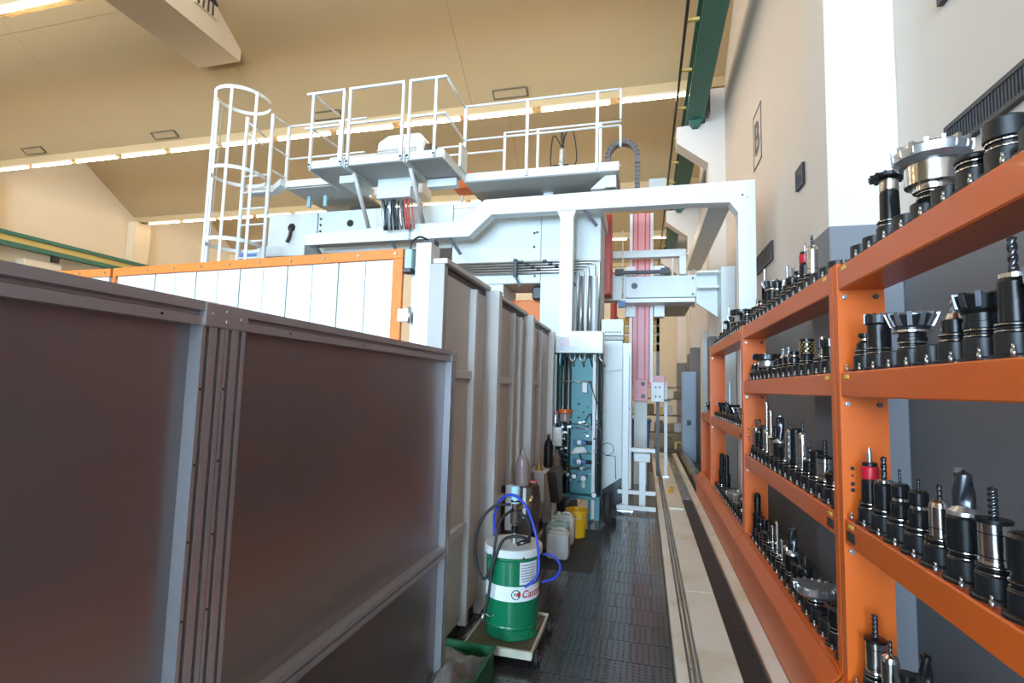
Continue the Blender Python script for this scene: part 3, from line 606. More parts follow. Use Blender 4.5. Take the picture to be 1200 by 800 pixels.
row('middle', mid, 3, [(0, 'collet', 0.26), (1, 'nutblack', 0.19), (2, 'chromedrill', 0.345), (3, 'block', 0.26), (4, 'longblack', 0.27), (5, 'chromelong', 0.42), (6, 'block', 0.36), (7, 'chromelong', 0.42), (8, 'nutblack', 0.23), (9, 'bigdrill', 0.42), (10, 'chromedrill', 0.34), (11, 'chromerod', 0.46), (12, 'chromerod', 0.53), (13, 'blackbar', 0.31), (14, 'longblack', 0.36), (15, 'chromelong', 0.35)], 'near end')
row('middle', mid, 4, [(0, 'block', 0.26), (1, 'nutblack', 0.22), (3.6, 'bigface', 0.185), (5, 'nutblack', 0.25), (6, 'nutblack', 0.22), (7, 'bigdrill', 0.40), (8, 'chromelong', 0.29), (9, 'chromerod', 0.24), (10, 'chromerod', 0.34), (11, 'chromerod', 0.27), (12, 'nutblack', 0.20), (13, 'stub', 0.25), (14, 'collet', 0.26), (15, 'blackbar', 0.42)], 'near end')
row('far', far, 1, [(0, 'stub', 0.18), (1, 'disc', 0.20), (2, 'bigfaceblack', 0.24), (4, 'endmill', 0.25), (5, 'facemill', 0.23), (7, 'disc', 0.22), (8, 'rod', 0.42), (10, 'stub', 0.17), (12, 'rod', 0.30)], 'near end')
row('far', far, 3, [(1, 'facemill', 0.20), (3, 'facemill', 0.19), (5, 'stub', 0.17), (6, 'facemillblack', 0.21), (8, 'rod', 0.50), (10, 'nutblack', 0.2), (12, 'facemillblack', 0.22)], 'near end')
row('far', far, 4, [(1, 'facemillblack', 0.22), (3, 'facemill', 0.20), (5, 'bigface', 0.22), (8, 'disc', 0.18), (10, 'blackbar', 0.55), (13, 'blackbar', 0.52)], 'near end')
place_tool('facemillblack', 0.20, 8.6, 3, 'low', ('one', 'near end'), 0, 1.483)
place_tool('facemillblack', 0.18, 8.9, 3, 'low', ('two', 'near end'), 0, 1.483)
# ================================================================== NEAR PARTITION (aluminium frame, dull metal sheets)
PX = -1.10
def slot_post(y0, y1, n):     # extruded profile with vertical grooves in its aisle face
    d = 0.012; w = (y1-y0)/n; poly = [(PX, y0)]
    for i in range(n):
        a = y0+i*w; poly += [(PX, a+w*0.30), (PX-d, a+w*0.30), (PX-d, a+w*0.62), (PX, a+w*0.62)]
    poly += [(PX, y1), (PX-0.06, y1), (PX-0.06, y0)]
    return poly
def partition(lab, y0, y1, end_cap):
    t = thing('partition', lab, 'partition', (PX-0.03, (y0+y1)/2, 0), 'aluminium partitions')
    pw = 0.073
    for a in (y0, y1-pw):
        p = build(MB().prism(slot_post(a, a+pw, 2), 'z', 0.0, 1.985), 'post', M['alu'], t)
        bz = MB()
        for i in range(9): bz.cyl((PX-0.0005, a+0.006, 0.3+i*0.19), (PX+0.001, a+0.006, 0.3+i*0.19), 0.0035, n=6)
        build(bz, 'screw_hole', M['blacksoft'], p)['kind'] = 'stuff'
    rl_ = build(MB().prism([(PX+0.004, 2.046), (PX+0.004, 2.022), (PX-0.014, 2.018), (PX-0.014, 2.012), (PX-0.002, 2.008), (PX-0.002, 1.984), (PX-0.06, 1.984), (PX-0.06, 2.046)], 'y', y0+0.002, y1-0.002), 'top_rail', M['alu'], t)
    bz = MB()
    for yy in (y0+(y1-y0)*f for f in (0.15, 0.4, 0.65, 0.9)): bz.cyl((PX-0.003, yy, 1.998), (PX-0.001, yy, 1.998), 0.004, n=6)
    build(bz, 'screw_hole', M['blacksoft'], rl_)['kind'] = 'stuff'
    build(MB().prism([(PX+0.002, 0.925), (PX+0.002, 0.903), (PX-0.012, 0.900), (PX-0.012, 0.893), (PX+0.002, 0.890), (PX+0.002, 0.868), (PX-0.05, 0.868), (PX-0.05, 0.925)], 'y', y0+pw, y1-pw), 'middle_rail', M['alu'], t)
    build(MB().box(PX-0.05, PX, y0+pw, y1-pw, 0.08, 0.14), 'bottom_rail', M['alu'], t)
    build(MB().box(PX-0.046, PX-0.040, y0+pw-0.01, y1-pw+0.01, 0.92, 1.988), 'upper_sheet', M['sheet'], t)
    build(MB().box(PX-0.046, PX-0.040, y0+pw-0.01, y1-pw+0.01, 0.13, 0.872), 'lower_sheet', M['sheet'], t)
    for a, b_ in end_cap:
        c = build(MB().box(PX-0.06, PX+0.006, a, b_, 1.982, 2.047), 'corner_cap', M['alu'], t, 0.003)
        n = 3 if b_-a > 0.1 else 1
        pts = [(a+0.028, 2.016), (a+(b_-a)/2, 2.028), (a+(b_-a)/2, 1.999), (b_-0.025, 2.012)] if n == 3 else [(a+(b_-a)/2, 2.028), (a+(b_-a)/2, 2.0)]
        for yy, zz in pts:
            build(MB().cyl((PX+0.005, yy, zz), (PX+0.0085, yy, zz), 0.0075, n=10).cyl((PX+0.0085, yy, zz), (PX+0.0088, yy, zz), 0.0035, n=6), 'screw', M['steel'], c)
    return t
partition('left half of the aluminium partition, dull metal sheet at picture left', -0.75, 1.140, [])
partition('right half of the aluminium partition, from double post to aisle end', 1.142, 2.905, [(1.066, 1.216), (2.828, 2.908)])

# ================================================================== MACHINE ENCLOSURE
EX = -1.30
# front: orange framed slatted door, turned a few degrees
def door(lab, P0, P1, nsl, right_post, ztop=2.81):
    P0, P1 = Vector((*P0, 0)), Vector((*P1, 0)); u = (P1-P0); Ln = u.length; u.normalize(); n = Vector((u.y, -u.x, 0))
    if n.y > 0: n = -n
    t = thing('enclosure_door', lab, 'door', (P0+P1)/2)
    def ob(s0, s1, d0, d1, z0, z1):
        vs_ = []
        for z in (z0, z1):
            for s, d in ((s0, d0), (s1, d0), (s1, d1), (s0, d1)): q = P0+u*s+n*d; vs_.append((q.x, q.y, z))
        return MB().add(vs_, [(0,3,2,1),(4,5,6,7),(0,1,5,4),(1,2,6,5),(2,3,7,6),(3,0,4,7)])
    r = build(ob(0, Ln, 0, 0.03, ztop-0.072, ztop), 'top_rail', M['orange_door'], t, 0.003)
    for i in range(int(Ln/0.3)):
        q = P0+u*(0.06+i*0.31)+n*0.03; build(MB().cyl(q+Vector((0,0,ztop-0.036)), q+n*0.008+Vector((0,0,ztop-0.036)), 0.010, n=6), 'bolt', M['steel'], r)
    if right_post: build(ob(0, 0.082, 0, 0.028, 0.05, ztop-0.072), 'side_post', M['orange_door'], t, 0.003)
    build(ob(Ln-0.03, Ln, 0, 0.028, 0.05, ztop-0.072), 'side_post', M['orange_door'], t)
    build(ob(0.02, Ln-0.02, -0.03, -0.02, 0.05, ztop-0.05), 'backing_sheet', M['grey'], t)
    s0 = 0.084 if right_post else 0.03; w = (Ln-0.03-s0)/nsl
    for i in range(nsl): build(ob(s0+i*w+0.0045, s0+(i+1)*w-0.0045, -0.018, 0.004 if i % 2 else 0.007, 0.06, ztop-0.074), 'slat', M['slat'], t)
    return t
odoor = door('orange framed white slatted enclosure door behind the metal partition', (-1.676, 3.31), (-4.65, 3.53), 12, True)
door('shorter orange framed slatted section left of the long slatted door', (-4.69, 3.535), (-6.6, 3.56), 7, False)
# white box posts and door switch between door and aisle wall
tag(build(MB().box(-1.578, -1.462, 3.28, 3.44, 0, 2.845), 'enclosure_post', M['white'], bev=0.004), 'bright white square post between orange door and beige side wall', 'post')
tag(build(MB().box(-1.64, -1.585, 3.36, 3.40, 0, 2.70), 'hinge_post', M['machine'], bev=0.003), 'narrow pale post right behind the orange door edge', 'post')
t = thing('door_switch', 'pale teal safety switch with black cable on the enclosure post', 'switch', (-1.62, 3.30, 2.62))
build(MB().box(-1.660, -1.605, 3.27, 3.33, 2.66, 2.80), 'switch_body', M['tealpale'], t, 0.006)
build(MB().box(-1.665, -1.600, 3.26, 3.34, 2.63, 2.66), 'switch_base', M['blacksoft'], t, 0.003)
build(MB().tube([(-1.63, 3.30, 2.80), (-1.62, 3.30, 2.86), (-1.57, 3.32, 2.90), (-1.52, 3.36, 2.88), (-1.51, 3.38, 2.85)], 0.007, 6, 4), 'cable', M['black'], t)
build(MB().box(-1.555, -1.470, 3.35, 3.43, 2.845, 2.885), 'cable_box', M['blacksoft'], t)
build(MB().box(-1.69, -1.60, 3.262, 3.282, 2.28, 2.37), 'hinge_leaf', M['steel'], odoor, 0.003); build(MB().cyl((-1.60, 3.268, 2.27), (-1.60, 3.268, 2.38), 0.013, n=10), 'hinge_pin', M['steel'], odoor)
# aisle side wall of the enclosure: three framed segments
def side_segment(lab, y0, y1, zt, stripes, rails, mid_post):
    t = thing('enclosure_wall', lab, 'wall panel', (EX, (y0+y1)/2, 0.06), 'beige enclosure side panels')
    zb = 0.11
    build(MB().box(EX-0.08, EX+0.022, y0, y1, zt-0.035, zt), 'top_channel', M['greyframe'], t, 0.003)
    build(MB().box(EX-0.05, EX-0.02, y0+0.07, y1-0.02, zt-0.10, zt-0.035), 'channel_web', M['brown'], t)
    yp = [y0+0.05]+list(stripes)+[y1]
    build(MB().box(EX-0.10, EX+0.005, y0, y0+0.06, zb, zt-0.036), 'frame_post', M['shadedframe'], t, 0.003)
    for a in stripes: build(MB().box(EX-0.03, EX+0.035, a, a+0.05, zb-0.03, zt-0.10), 'frame_post', M['greyframe'], t, 0.003)
    for a, b_ in zip(yp, yp[1:]): build(MB().box(EX-0.028, EX-0.018, a, b_, zb, zt-0.09), 'panel', M['greywall'], t)
    for (a, b_, z) in rails: build(MB().box(EX-0.02, EX+0.018, a, b_, z-0.03, z+0.03), 'cross_rail', M['greyframe'], t, 0.003)
    if mid_post: build(MB().box(EX-0.05, EX+mid_post, y1-0.005, y1+0.09, zb-0.11, zt-0.03), 'box_post', M['greyframe'], t, 0.004)
    return t
side_segment('first beige panel of the enclosure side wall, beside the partition end', 3.14, 4.15, 2.69, [3.73], [(3.20, 3.73, 1.925), (3.20, 3.73, 0.80)], 0.10)
side_segment('second beige panel of the enclosure side wall, behind the drum', 4.245, 5.60, 2.68, [4.95, 5.25], [(4.30, 4.95, 1.90), (4.30, 4.95, 0.80)], 0.085)
side_segment('farthest beige panel of the enclosure side wall by teal unit', 5.695, 7.1, 2.66, [6.35], [(5.75, 6.35, 1.90), (5.75, 6.35, 0.80)], 0.06)

tag(build(MB().box(EX-0.09, EX-0.05, 3.2, 7.1, 0.0, 0.105), 'gap_shade_strip', M['blacksoft']), 'added black strip shading the gap under the beige enclosure side wall', 'shade strip')  # added strip: stops light leaking under the wall and keeps the gap dark
# ================================================================== DRUM ON DOLLY WITH GREASE PUMP
DX, DY = -0.925, 3.76
t = thing('drum_dolly', 'low cream steel dolly with black castors under the green drum', 'dolly', (DX, DY, 0))
build(MB().box(-1.17, -0.72, 3.47, 4.06, 0.085, 0.098), 'deck', M['wood'], t)
for a in (3.46, 4.06): build(MB().box(-1.18, -0.71, a-0.012, a+0.012, 0.06, 0.112), 'end_rail', M['creammetal'], t, 0.003)
for a in (-1.18, -0.715): build(MB().box(a-0.008, a+0.008, 3.46, 4.06, 0.07, 0.105), 'side_rail', M['creammetal'], t)
for x_, y_ in ((-0.685, 3.52), (-0.685, 4.0), (-1.21, 3.52), (-1.21, 4.0)):
    w_ = build(MB().cyl((x_-0.016, y_, 0.05), (x_+0.016, y_, 0.05), 0.05, n=18), 'castor_wheel', M['rubber'], t); build(MB().cyl((x_-0.019, y_, 0.05), (x_+0.019, y_, 0.05), 0.018, n=10), 'hub', M['steel'], w_)
t = thing('oil_drum', 'green steel drum with white band and pale lid on dolly', 'drum', (DX, DY, 0.099))
R_ = 0.193
build(MB().lathe((DX, DY, 0), [(R_-0.012, 0.099), (R_+0.004, 0.104), (R_+0.004, 0.115), (R_-0.004, 0.125), (R_-0.004, 0.165), (R_+0.003, 0.175), (R_+0.003, 0.185), (R_, 0.192), (R_, 0.625), (R_+0.006, 0.635), (R_+0.006, 0.648), (R_, 0.655), (R_, 0.668)], 48), 'shell', M['drum'], t)
build(MB().lathe((DX, DY, 0), [(R_+0.001, 0.362), (R_+0.0018, 0.366), (R_+0.0018, 0.458), (R_+0.001, 0.462)], 48), 'white_band', M['paper'] if False else M['white'], t)
lid = build(MB().lathe((DX, DY, 0), [(R_+0.017, 0.655), (R_+0.019, 0.662), (R_+0.019, 0.700), (R_+0.012, 0.708), (0.0, 0.712)], 48), 'lid', M['plastic'], t)
for a in (4.1, 5.3, 0.2, 2.4): build(MB().cyl((DX+(R_+0.018)*math.cos(a), DY+(R_+0.018)*math.sin(a), 0.662), (DX+(R_+0.03)*math.cos(a), DY+(R_+0.03)*math.sin(a), 0.658), 0.006, n=6), 'lid_screw', M['blacksoft'], lid)
def wrap(vs_, fs_, a0, z0, r, name, mt, par):     # lettering laid around the drum shell
    build(MB().add([(DX+r*math.cos(a0+v.x/r), DY+r*math.sin(a0+v.x/r), z0+v.y) for v in vs_], fs_), name, M[mt], par)
vs_, fs_ = text_mesh('Castrol', 0.070, 0.0012)
vs_ = [Vector((v.x+0.22*v.y, v.y, 0)) for v in vs_]
wrap(vs_, fs_, -1.0, 0.388, R_+0.0028, 'lettering', 'castred', t)
# round green-white-red emblem in front of the lettering
em = [(0.034*math.cos(a), 0.034*math.sin(a)) for a in [2*math.pi*i/20 for i in range(20)]]
a0 = -1.20
wrap([Vector((x, y, 0)) for x, y in em], [tuple(range(20))], a0, 0.411, R_+0.0024, 'emblem', 'drum', t)
ar = []
for i in range(13):
    a = math.radians(50+i*22); ar.append((0.027*math.cos(a), 0.027*math.sin(a)))
for i in reversed(range(13)):
    a = math.radians(50+i*22); ar.append((0.014*math.cos(a), 0.014*math.sin(a)))
wrap([Vector((x, y, 0)) for x, y in ar], [(i, i+1, 24-i, 25-i) for i in range(12)], a0, 0.411, R_+0.0030, 'emblem_ring', 'white', t)
wrap([Vector(p) for p in ((0.0, -0.010, 0), (0.030, -0.010, 0), (0.034, 0.012, 0), (0.006, 0.012, 0))], [(0, 1, 2, 3)], a0, 0.411, R_+0.0036, 'emblem_flash', 'castred', t)
lb = MB(); n = 8
for i in range(n+1):
    a = -1.08+i*0.78/n
    for z in (0.475, 0.625): lb.v.append((DX+(R_+0.0016)*math.cos(a), DY+(R_+0.0016)*math.sin(a), z))
for i in range(n): lb.f.append([2*i, 2*i+2, 2*i+3, 2*i+1]); lb.s.append(True)
pl_ = build(lb, 'paper_label', M['paper'], t)
for j in range(7):
    z = 0.607-j*0.018; b = MB()
    for i in range(n-1):
        a = -1.02+i*0.66/n; b2 = a+0.66/n*0.9
        b.add([(DX+(R_+0.0026)*math.cos(q), DY+(R_+0.0026)*math.sin(q), zz) for q, zz in ((a, z), (b2, z), (b2, z-0.005), (a, z-0.005))], [(0, 1, 2, 3)])
    build(b, 'print_line', M['signgrey'], pl_)
t = thing('grease_pump', 'pneumatic grease pump with black hoses standing on the drum lid', 'pump', (DX, DY, 0.71))
px_, py_ = DX+0.005, DY
build(MB().lathe((px_, py_, 0), [(0.022, 0.711), (0.022, 0.76), (0.013, 0.765), (0.013, 0.90)], 14), 'riser', M['steel'], t)
build(MB().lathe((px_, py_, 0), [(0.030, 0.84), (0.036, 0.85), (0.036, 0.93), (0.026, 0.94), (0.026, 0.99)], 14), 'pump_body', M['brown'], t)
build(MB().lathe((px_, py_, 0), [(0.032, 0.99), (0.034, 1.0), (0.034, 1.10), (0.026, 1.112), (0.012, 1.116)], 16), 'air_motor', M['tealpale'], t)
build(MB().lathe((px_, py_, 0), [(0.0345, 1.0), (0.0352, 1.004), (0.0352, 1.012), (0.0345, 1.016)], 16), 'band', M['darksteel'], t)
build(MB().lathe((px_, py_, 0), [(0.024, 0.78), (0.028, 0.79), (0.028, 0.82), (0.02, 0.83)], 6), 'hex_nut', M['black'], t)
build(MB().cyl((px_+0.03, py_, 0.95), (px_+0.10, py_-0.02, 1.0), 0.012, n=8), 'outlet_fitting', M['brass'], t)
build(MB().tube([(px_+0.10, py_-0.02, 1.0), (px_+0.13, py_-0.03, 1.05), (px_+0.12, py_-0.05, 1.02)], 0.013, 8, 3), 'handle', M['brass'], t)
build(MB().tube([(px_-0.03, py_-0.02, 0.98), (px_-0.14, py_-0.07, 0.97), (px_-0.23, py_-0.12, 0.86), (px_-0.25, py_-0.15, 0.70), (px_-0.22, py_-0.18, 0.56), (px_-0.16, py_-0.20, 0.50), (px_-0.10, py_-0.215, 0.60), (px_-0.06, py_-0.205, 0.72), (px_-0.02, py_-0.16, 0.78), (px_+0.08, py_-0.13, 0.79), (px_+0.14, py_-0.10, 0.76)], 0.011, 8, 5), 'black_hose', M['rubber'], t)
build(MB().tube([(px_-0.01, py_-0.035, 0.95), (px_-0.07, py_-0.17, 0.88), (px_-0.10, py_-0.215, 0.62), (px_-0.12, py_-0.225, 0.40), (px_-0.15, py_-0.225, 0.28)], 0.010, 8, 5), 'black_hose', M['rubber'], t)
build(MB().tube([(px_-0.15, py_-0.225, 0.28), (px_-0.165, py_-0.23, 0.22)], 0.012, 8), 'hose_nozzle', M['steel'], t)
build(MB().tube([(px_-0.14, py_-0.228, 0.285), (px_-0.10, py_-0.24, 0.27), (px_-0.07, py_-0.25, 0.29)], 0.003, 6, 3), 'tie_wire', M['steel'], t)
build(MB().tube([(px_+0.02, py_, 0.93), (px_+0.10, py_-0.02, 0.88), (px_+0.13, py_-0.08, 0.78), (px_+0.05, py_-0.13, 0.735)], 0.012, 8, 4), 'black_hose', M['rubber'], t)
build(MB().cyl((px_+0.05, py_-0.13, 0.735), (px_+0.14, py_-0.10, 0.76), 0.014, n=8), 'coupling', M['darksteel'], t)
tag(build(MB().tube([(px_-0.17, py_+0.10, 0.715), (px_-0.18, py_+0.08, 0.85), (px_-0.12, py_+0.02, 1.0), (px_-0.01, py_-0.05, 1.055), (px_+0.10, py_-0.10, 1.0), (px_+0.19, py_-0.16, 0.83), (px_+0.222, py_-0.18, 0.64), (px_+0.205, py_-0.21, 0.545), (px_+0.14, py_-0.245, 0.495)], 0.0095, 8, 6), 'air_hose', M['blue']), 'bright blue air hose arching over the green drum', 'hose')
tag(build(MB().tube([(-0.735, 3.90, 0.60), (-0.66, 3.92, 0.595), (-0.60, 3.90, 0.53), (-0.63, 3.85, 0.46), (-0.715, 3.80, 0.44)], 0.009, 8, 5), 'air_hose', M['blue']), 'short blue hose loop at the right side of the drum', 'hose')
# green crate with plastic bag
t = thing('crate', 'small green plastic crate on the floor by the partition end', 'crate', (-1.06, 3.02, 0))
x0, x1, y0, y1 = -1.27, -0.915, 2.62, 3.28
build(MB().box(x0, x1, y0, y1, 0.0, 0.012), 'bottom', M['crate'], t)
for q in ((x0, x0+0.012, y0, y1), (x1-0.012, x1, y0, y1), (x0, x1, y0, y0+0.012), (x0, x1, y1-0.012, y1)): build(MB().box(*q, 0.0, 0.20), 'side', M['crate'], t)
rim = MB().box(x0-0.01, x1+0.01, y0-0.01, y0+0.004, 0.185, 0.202).box(x0-0.01, x1+0.01, y1-0.004, y1+0.01, 0.185, 0.202).box(x0-0.01, x0+0.004, y0, y1, 0.185, 0.202).box(x1-0.004, x1+0.01, y0, y1, 0.185, 0.202)
build(rim, 'rim', M['crate'], t)
g = random.Random(5); b = MB(); nx, ny = 40, 64
def crinkle(u, v):
    z = 0
    for fu, fv, ph, am in ((4, 2, 0.3, 0.020), (7, -5, 1.1, 0.014), (-3, 9, 2.0, 0.010), (11, 4, 4.0, 0.006)): z += am*(1-2*abs(math.sin(fu*u+fv*v+ph)))
    return z
for j in range(ny+1):
    for i in range(nx+1):
        u, v = i/nx, j/ny; e = min(u, 1-u, v, 1-v)
        b.v.append((x0+0.02+u*(x1-x0-0.04), y0+0.02+v*(y1-y0-0.04), 0.10+0.15*min(1, e*3)**0.6+crinkle(u, v)))
for j in range(ny):
    for i in range(nx): b.f.append([j*(nx+1)+i, j*(nx+1)+i+1, (j+1)*(nx+1)+i+1, (j+1)*(nx+1)+i]); b.s.append(False)
bag = tag(build(b, 'plastic_bag', M['bag']), 'crumpled clear plastic bag filling the green crate', 'bag')
sd = bag.modifiers.new('solid', 'SOLIDIFY'); sd.thickness = 0.004
tag(build(MB().prism([(-1.34, 3.30), (-1.20, 3.36), (-1.22, 3.50), (-1.36, 3.45)], 'z', 0.0, 0.10), 'green_cloth', M['crate'], bev=0.02), 'dark green cloth heap between crate and enclosure wall', 'cloth')
# ------------------------------------------------------------------ small unit hung on the enclosure wall behind the drum
t = thing('coolant_motor', 'oily brown motor unit hung on the enclosure wall behind drum', 'motor', (-1.2, 5.0, 0.46))
build(MB().cyl((-1.30, 5.05, 0.68), (-1.02, 5.05, 0.68), 0.19, n=20), 'motor_housing', M['brown'], t)
build(MB().lathe((-1.12, 5.05, 0.80), [(0.13, 0), (0.12, 0.08), (0.08, 0.12), (0.0, 0.13)], 18), 'dome', M['brown'], t)
build(MB().box(-1.34, -1.02, 4.82, 4.86, 0.45, 0.90), 'mount_plate', M['brown'], t, 0.005)
build(MB().box(-1.27, -1.20, 4.78, 4.82, 0.50, 0.92), 'bracket', M['white'], t, 0.003); build(MB().box(-1.10, -1.07, 4.78, 4.82, 0.62, 0.90), 'bracket', M['white'], t, 0.003)
build(MB().box(-1.15, -1.0, 4.9, 4.95, 0.93, 0.95), 'red_handle', M['crimson'], t)
tag(build(MB().lathe((-1.13, 4.87, 0), [(0.062, 0.906), (0.066, 0.915), (0.062, 1.10), (0.052, 1.15), (0.022, 1.20), (0.020, 1.225)], 18).lathe((-1.13, 4.87, 0), [(0.024, 1.225), (0.024, 1.245), (0.01, 1.25)], 12), 'oil_bottle', M['amber']), 'translucent oil bottle with dark cap above the brown motor', 'bottle')
t = thing('wall_bracket', 'white bracket tray with dark cloth on the far enclosure panel', 'bracket', (-1.15, 6.1, 0.5))
build(MB().box(-1.33, -1.02, 6.0, 6.5, 0.84, 0.86), 'tray', M['white'], t, 0.003); build(MB().box(-1.25, -1.13, 5.985, 6.0, 0.52, 0.86), 'front_plate', M['white'], t, 0.003)
build(MB().prism([(5.99, 0.862), (6.45, 0.862), (6.45, 0.87), (6.52, 0.5), (6.30, 0.45), (6.0, 0.84)], 'x', -1.10, -0.99), 'dark_cloth', M['brown'], t, 0.01)
tag(build(MB().lathe((-1.14, 6.3, 0), [(0.055, 0.872), (0.058, 0.88), (0.058, 1.13), (0.04, 1.19), (0.018, 1.22), (0.022, 1.24), (0.018, 1.27)], 16), 'spray_bottle', M['black']), 'dark grey bottle standing on the white bracket tray', 'bottle')
tag(build(MB().lathe((-1.215, 6.1, 0), [(0.05, 0.862), (0.048, 0.88), (0.014, 0.96), (0.008, 1.06)], 14), 'funnel', M['brass']), 'small brass coloured funnel beside the dark bottle', 'funnel')
# ------------------------------------------------------------------ cans on the floor
def jerry(lab, x, y, w, d, h, mt, capm):
    t = thing('jerrycan', lab, 'canister', (x, y, 0), 'canisters by the lubrication unit')
    build(MB().box(x-w/2, x+w/2, y-d/2, y+d/2, 0.004, h*0.86), 'body', M[mt], t, 0.022)
    build(MB().prism([(x-w/2+0.01, h*0.84), (x+w/2-0.01, h*0.84), (x+w/2-0.03, h*0.93), (x-w/2+0.03, h*0.93)], 'y', y-d/2+0.012, y+d/2-0.012), 'shoulder', M[mt], t, 0.01)
    build(MB().cyl((x-w*0.25, y, h*0.92), (x-w*0.25, y, h), 0.024, n=12), 'cap', M[capm], t)
    build(MB().tube([(x-w*0.05, y, h*0.92), (x, y, h*0.99), (x+w*0.25, y, h*0.99), (x+w*0.32, y, h*0.92)], 0.012, 8, 3), 'handle', M[mt], t)
jerry('front milky white plastic canister on the floor mat', -0.905, 5.72, 0.235, 0.19, 0.315, 'plastic', 'plastic')
jerry('pale green canister behind the front white canister', -0.955, 5.98, 0.24, 0.2, 0.34, 'tealplastic', 'plastic')
jerry('milky canister between pale green canister and yellow bucket', -0.93, 6.26, 0.25, 0.2, 0.36, 'plastic', 'plastic')
t = thing('bucket', 'bright yellow plastic bucket in front of the teal unit', 'bucket', (-0.82, 6.60, 0))
build(MB().lathe((-0.82, 6.60, 0), [(0.11, 0.0), (0.135, 0.30), (0.145, 0.305), (0.145, 0.33), (0.128, 0.33), (0.105, 0.02), (0, 0.02)], 22), 'body', M['yellow'], t)
build(MB().tube([(-0.96, 6.6, 0.31), (-0.90, 6.48, 0.27), (-0.80, 6.45, 0.24), (-0.70, 6.5, 0.27), (-0.68, 6.6, 0.31)], 0.004, 6, 3), 'handle', M['steel'], t)
tag(build(MB().lathe((-0.98, 6.85, 0), [(0.14, 0.0), (0.14, 0.38), (0.13, 0.40), (0.03, 0.41)], 20), 'steel_can', M['darksteel']), 'dark steel can behind the yellow bucket', 'can')
tag(build(MB().box(-1.1, -0.50, 5.35, 6.95, 0.0, 0.004), 'floor_mat', M['rubber']), 'dark rubber mat on the floor under the canisters', 'mat')
# ================================================================== TEAL LUBRICATION UNIT
t = thing('lubrication_unit', 'tall teal lubrication rack with pipes, valves and gauges', 'pump unit', (-0.95, 7.5, 0))
TY = 7.45
build(MB().box(-1.04, -0.72, TY+0.08, TY+0.10, 0.34, 2.28), 'back_plate', M['teal'], t, 0.004)
build(MB().box(-1.33, -1.30, TY-0.1, TY+0.35, 0.30, 2.55), 'side_sheet', M['tealdark'], t)
build(MB().box(-1.33, -0.60, TY+0.33, TY+0.36, 0.30, 2.40), 'rear_sheet', M['tealdark'], t)
for x_ in (-1.27, -0.70): build(MB().box(x_-0.022, x_+0.022, TY-0.02, TY+0.03, 0.02, 2.33), 'upright', M['white'] if x_ < -1 else M['machine'], t, 0.003)
build(MB().box(-1.33, -0.60, TY-0.06, TY+0.34, 0.29, 0.33), 'drip_shelf', M['teal'], t, 0.004)
build(MB().box(-1.30, -1.0, TY-0.25, TY-0.06, 0.31, 0.35), 'drip_tray', M['teal'], t, 0.004)
for x_ in (-0.74, -0.64): build(MB().box(x_-0.03, x_+0.03, TY, TY+0.06, 0.0, 0.29), 'leg', M['teal'], t)
build(MB().cyl((-1.2, TY+0.1, 0), (-1.2, TY+0.1, 0.29), 0.035, n=10), 'leg', M['tealdark'], t)
build(MB().box(-1.27, -0.58, TY-0.06, TY+0.20, 2.35, 2.67), 'control_box', M['white'], t, 0.008)
bx_ = build(MB().box(-1.215, -0.64, TY-0.066, TY-0.060, 2.40, 2.62), 'box_window', M['screen'], t)
build(MB().box(-1.19, -1.06, TY-0.069, TY-0.066, 2.44, 2.58), 'pink_panel', M['palepink'], bx_)
build(MB().box(-1.02, -0.90, TY-0.069, TY-0.066, 2.42, 2.60), 'white_panel', M['white'], bx_)
gl = random.Random(9)
for i in range(9):
    x_ = -1.20+i*0.072; d = gl.uniform(-0.05, 0.05); mt = gl.choice(['steel', 'blacksoft', 'tealpale', 'steel'])
    build(MB().tube([(x_, TY+0.0, 2.35), (x_, TY-0.02, 2.28), (x_+d, TY-0.01, 2.22), (x_+d*1.5, TY+0.04, 2.16)], 0.012, 6, 3), 'cable', M[mt], t)
for x_, r_, mt in ((-1.20, 0.018, 'tealdark'), (-1.155, 0.013, 'steel'), (-1.11, 0.013, 'blacksoft'), (-1.075, 0.013, 'steel'), (-0.66, 0.012, 'steel'), (-0.635, 0.01, 'blacksoft'), (-0.605, 0.012, 'darksteel')):
    build(MB().cyl((x_, TY+0.03, 0.33), (x_, TY+0.03, 2.30), r_, n=8), 'vertical_pipe', M[mt], t)
for x0, x1, z_ in ((-1.18, -0.74, 1.94), (-1.10, -0.60, 1.33), (-1.05, -0.60, 1.27), (-1.06, -0.74, 0.92), (-1.10, -0.66, 0.72), (-1.0, -0.62, 0.80)):
    build(MB().cyl((x0, TY+0.0, z_), (x1, TY+0.0, z_), 0.010, n=8), 'cross_pipe', M['steel'], t)
def fit(x, z, r, mt, nm='fitting'): build(MB().cyl((x, TY-0.05, z), (x, TY+0.05, z), r, n=12), nm, M[mt], t)
build(MB().box(-0.87, -0.80, TY-0.02, TY+0.07, 1.78, 1.93), 'valve_block', M['plastic'], t, 0.006)
for x_, z_ in ((-0.92, 1.62), (-0.79, 1.58), (-0.92, 1.42), (-0.85, 1.50), (-0.79, 1.30)): fit(x_, z_, 0.012, 'blacksoft', 'plate_hole')
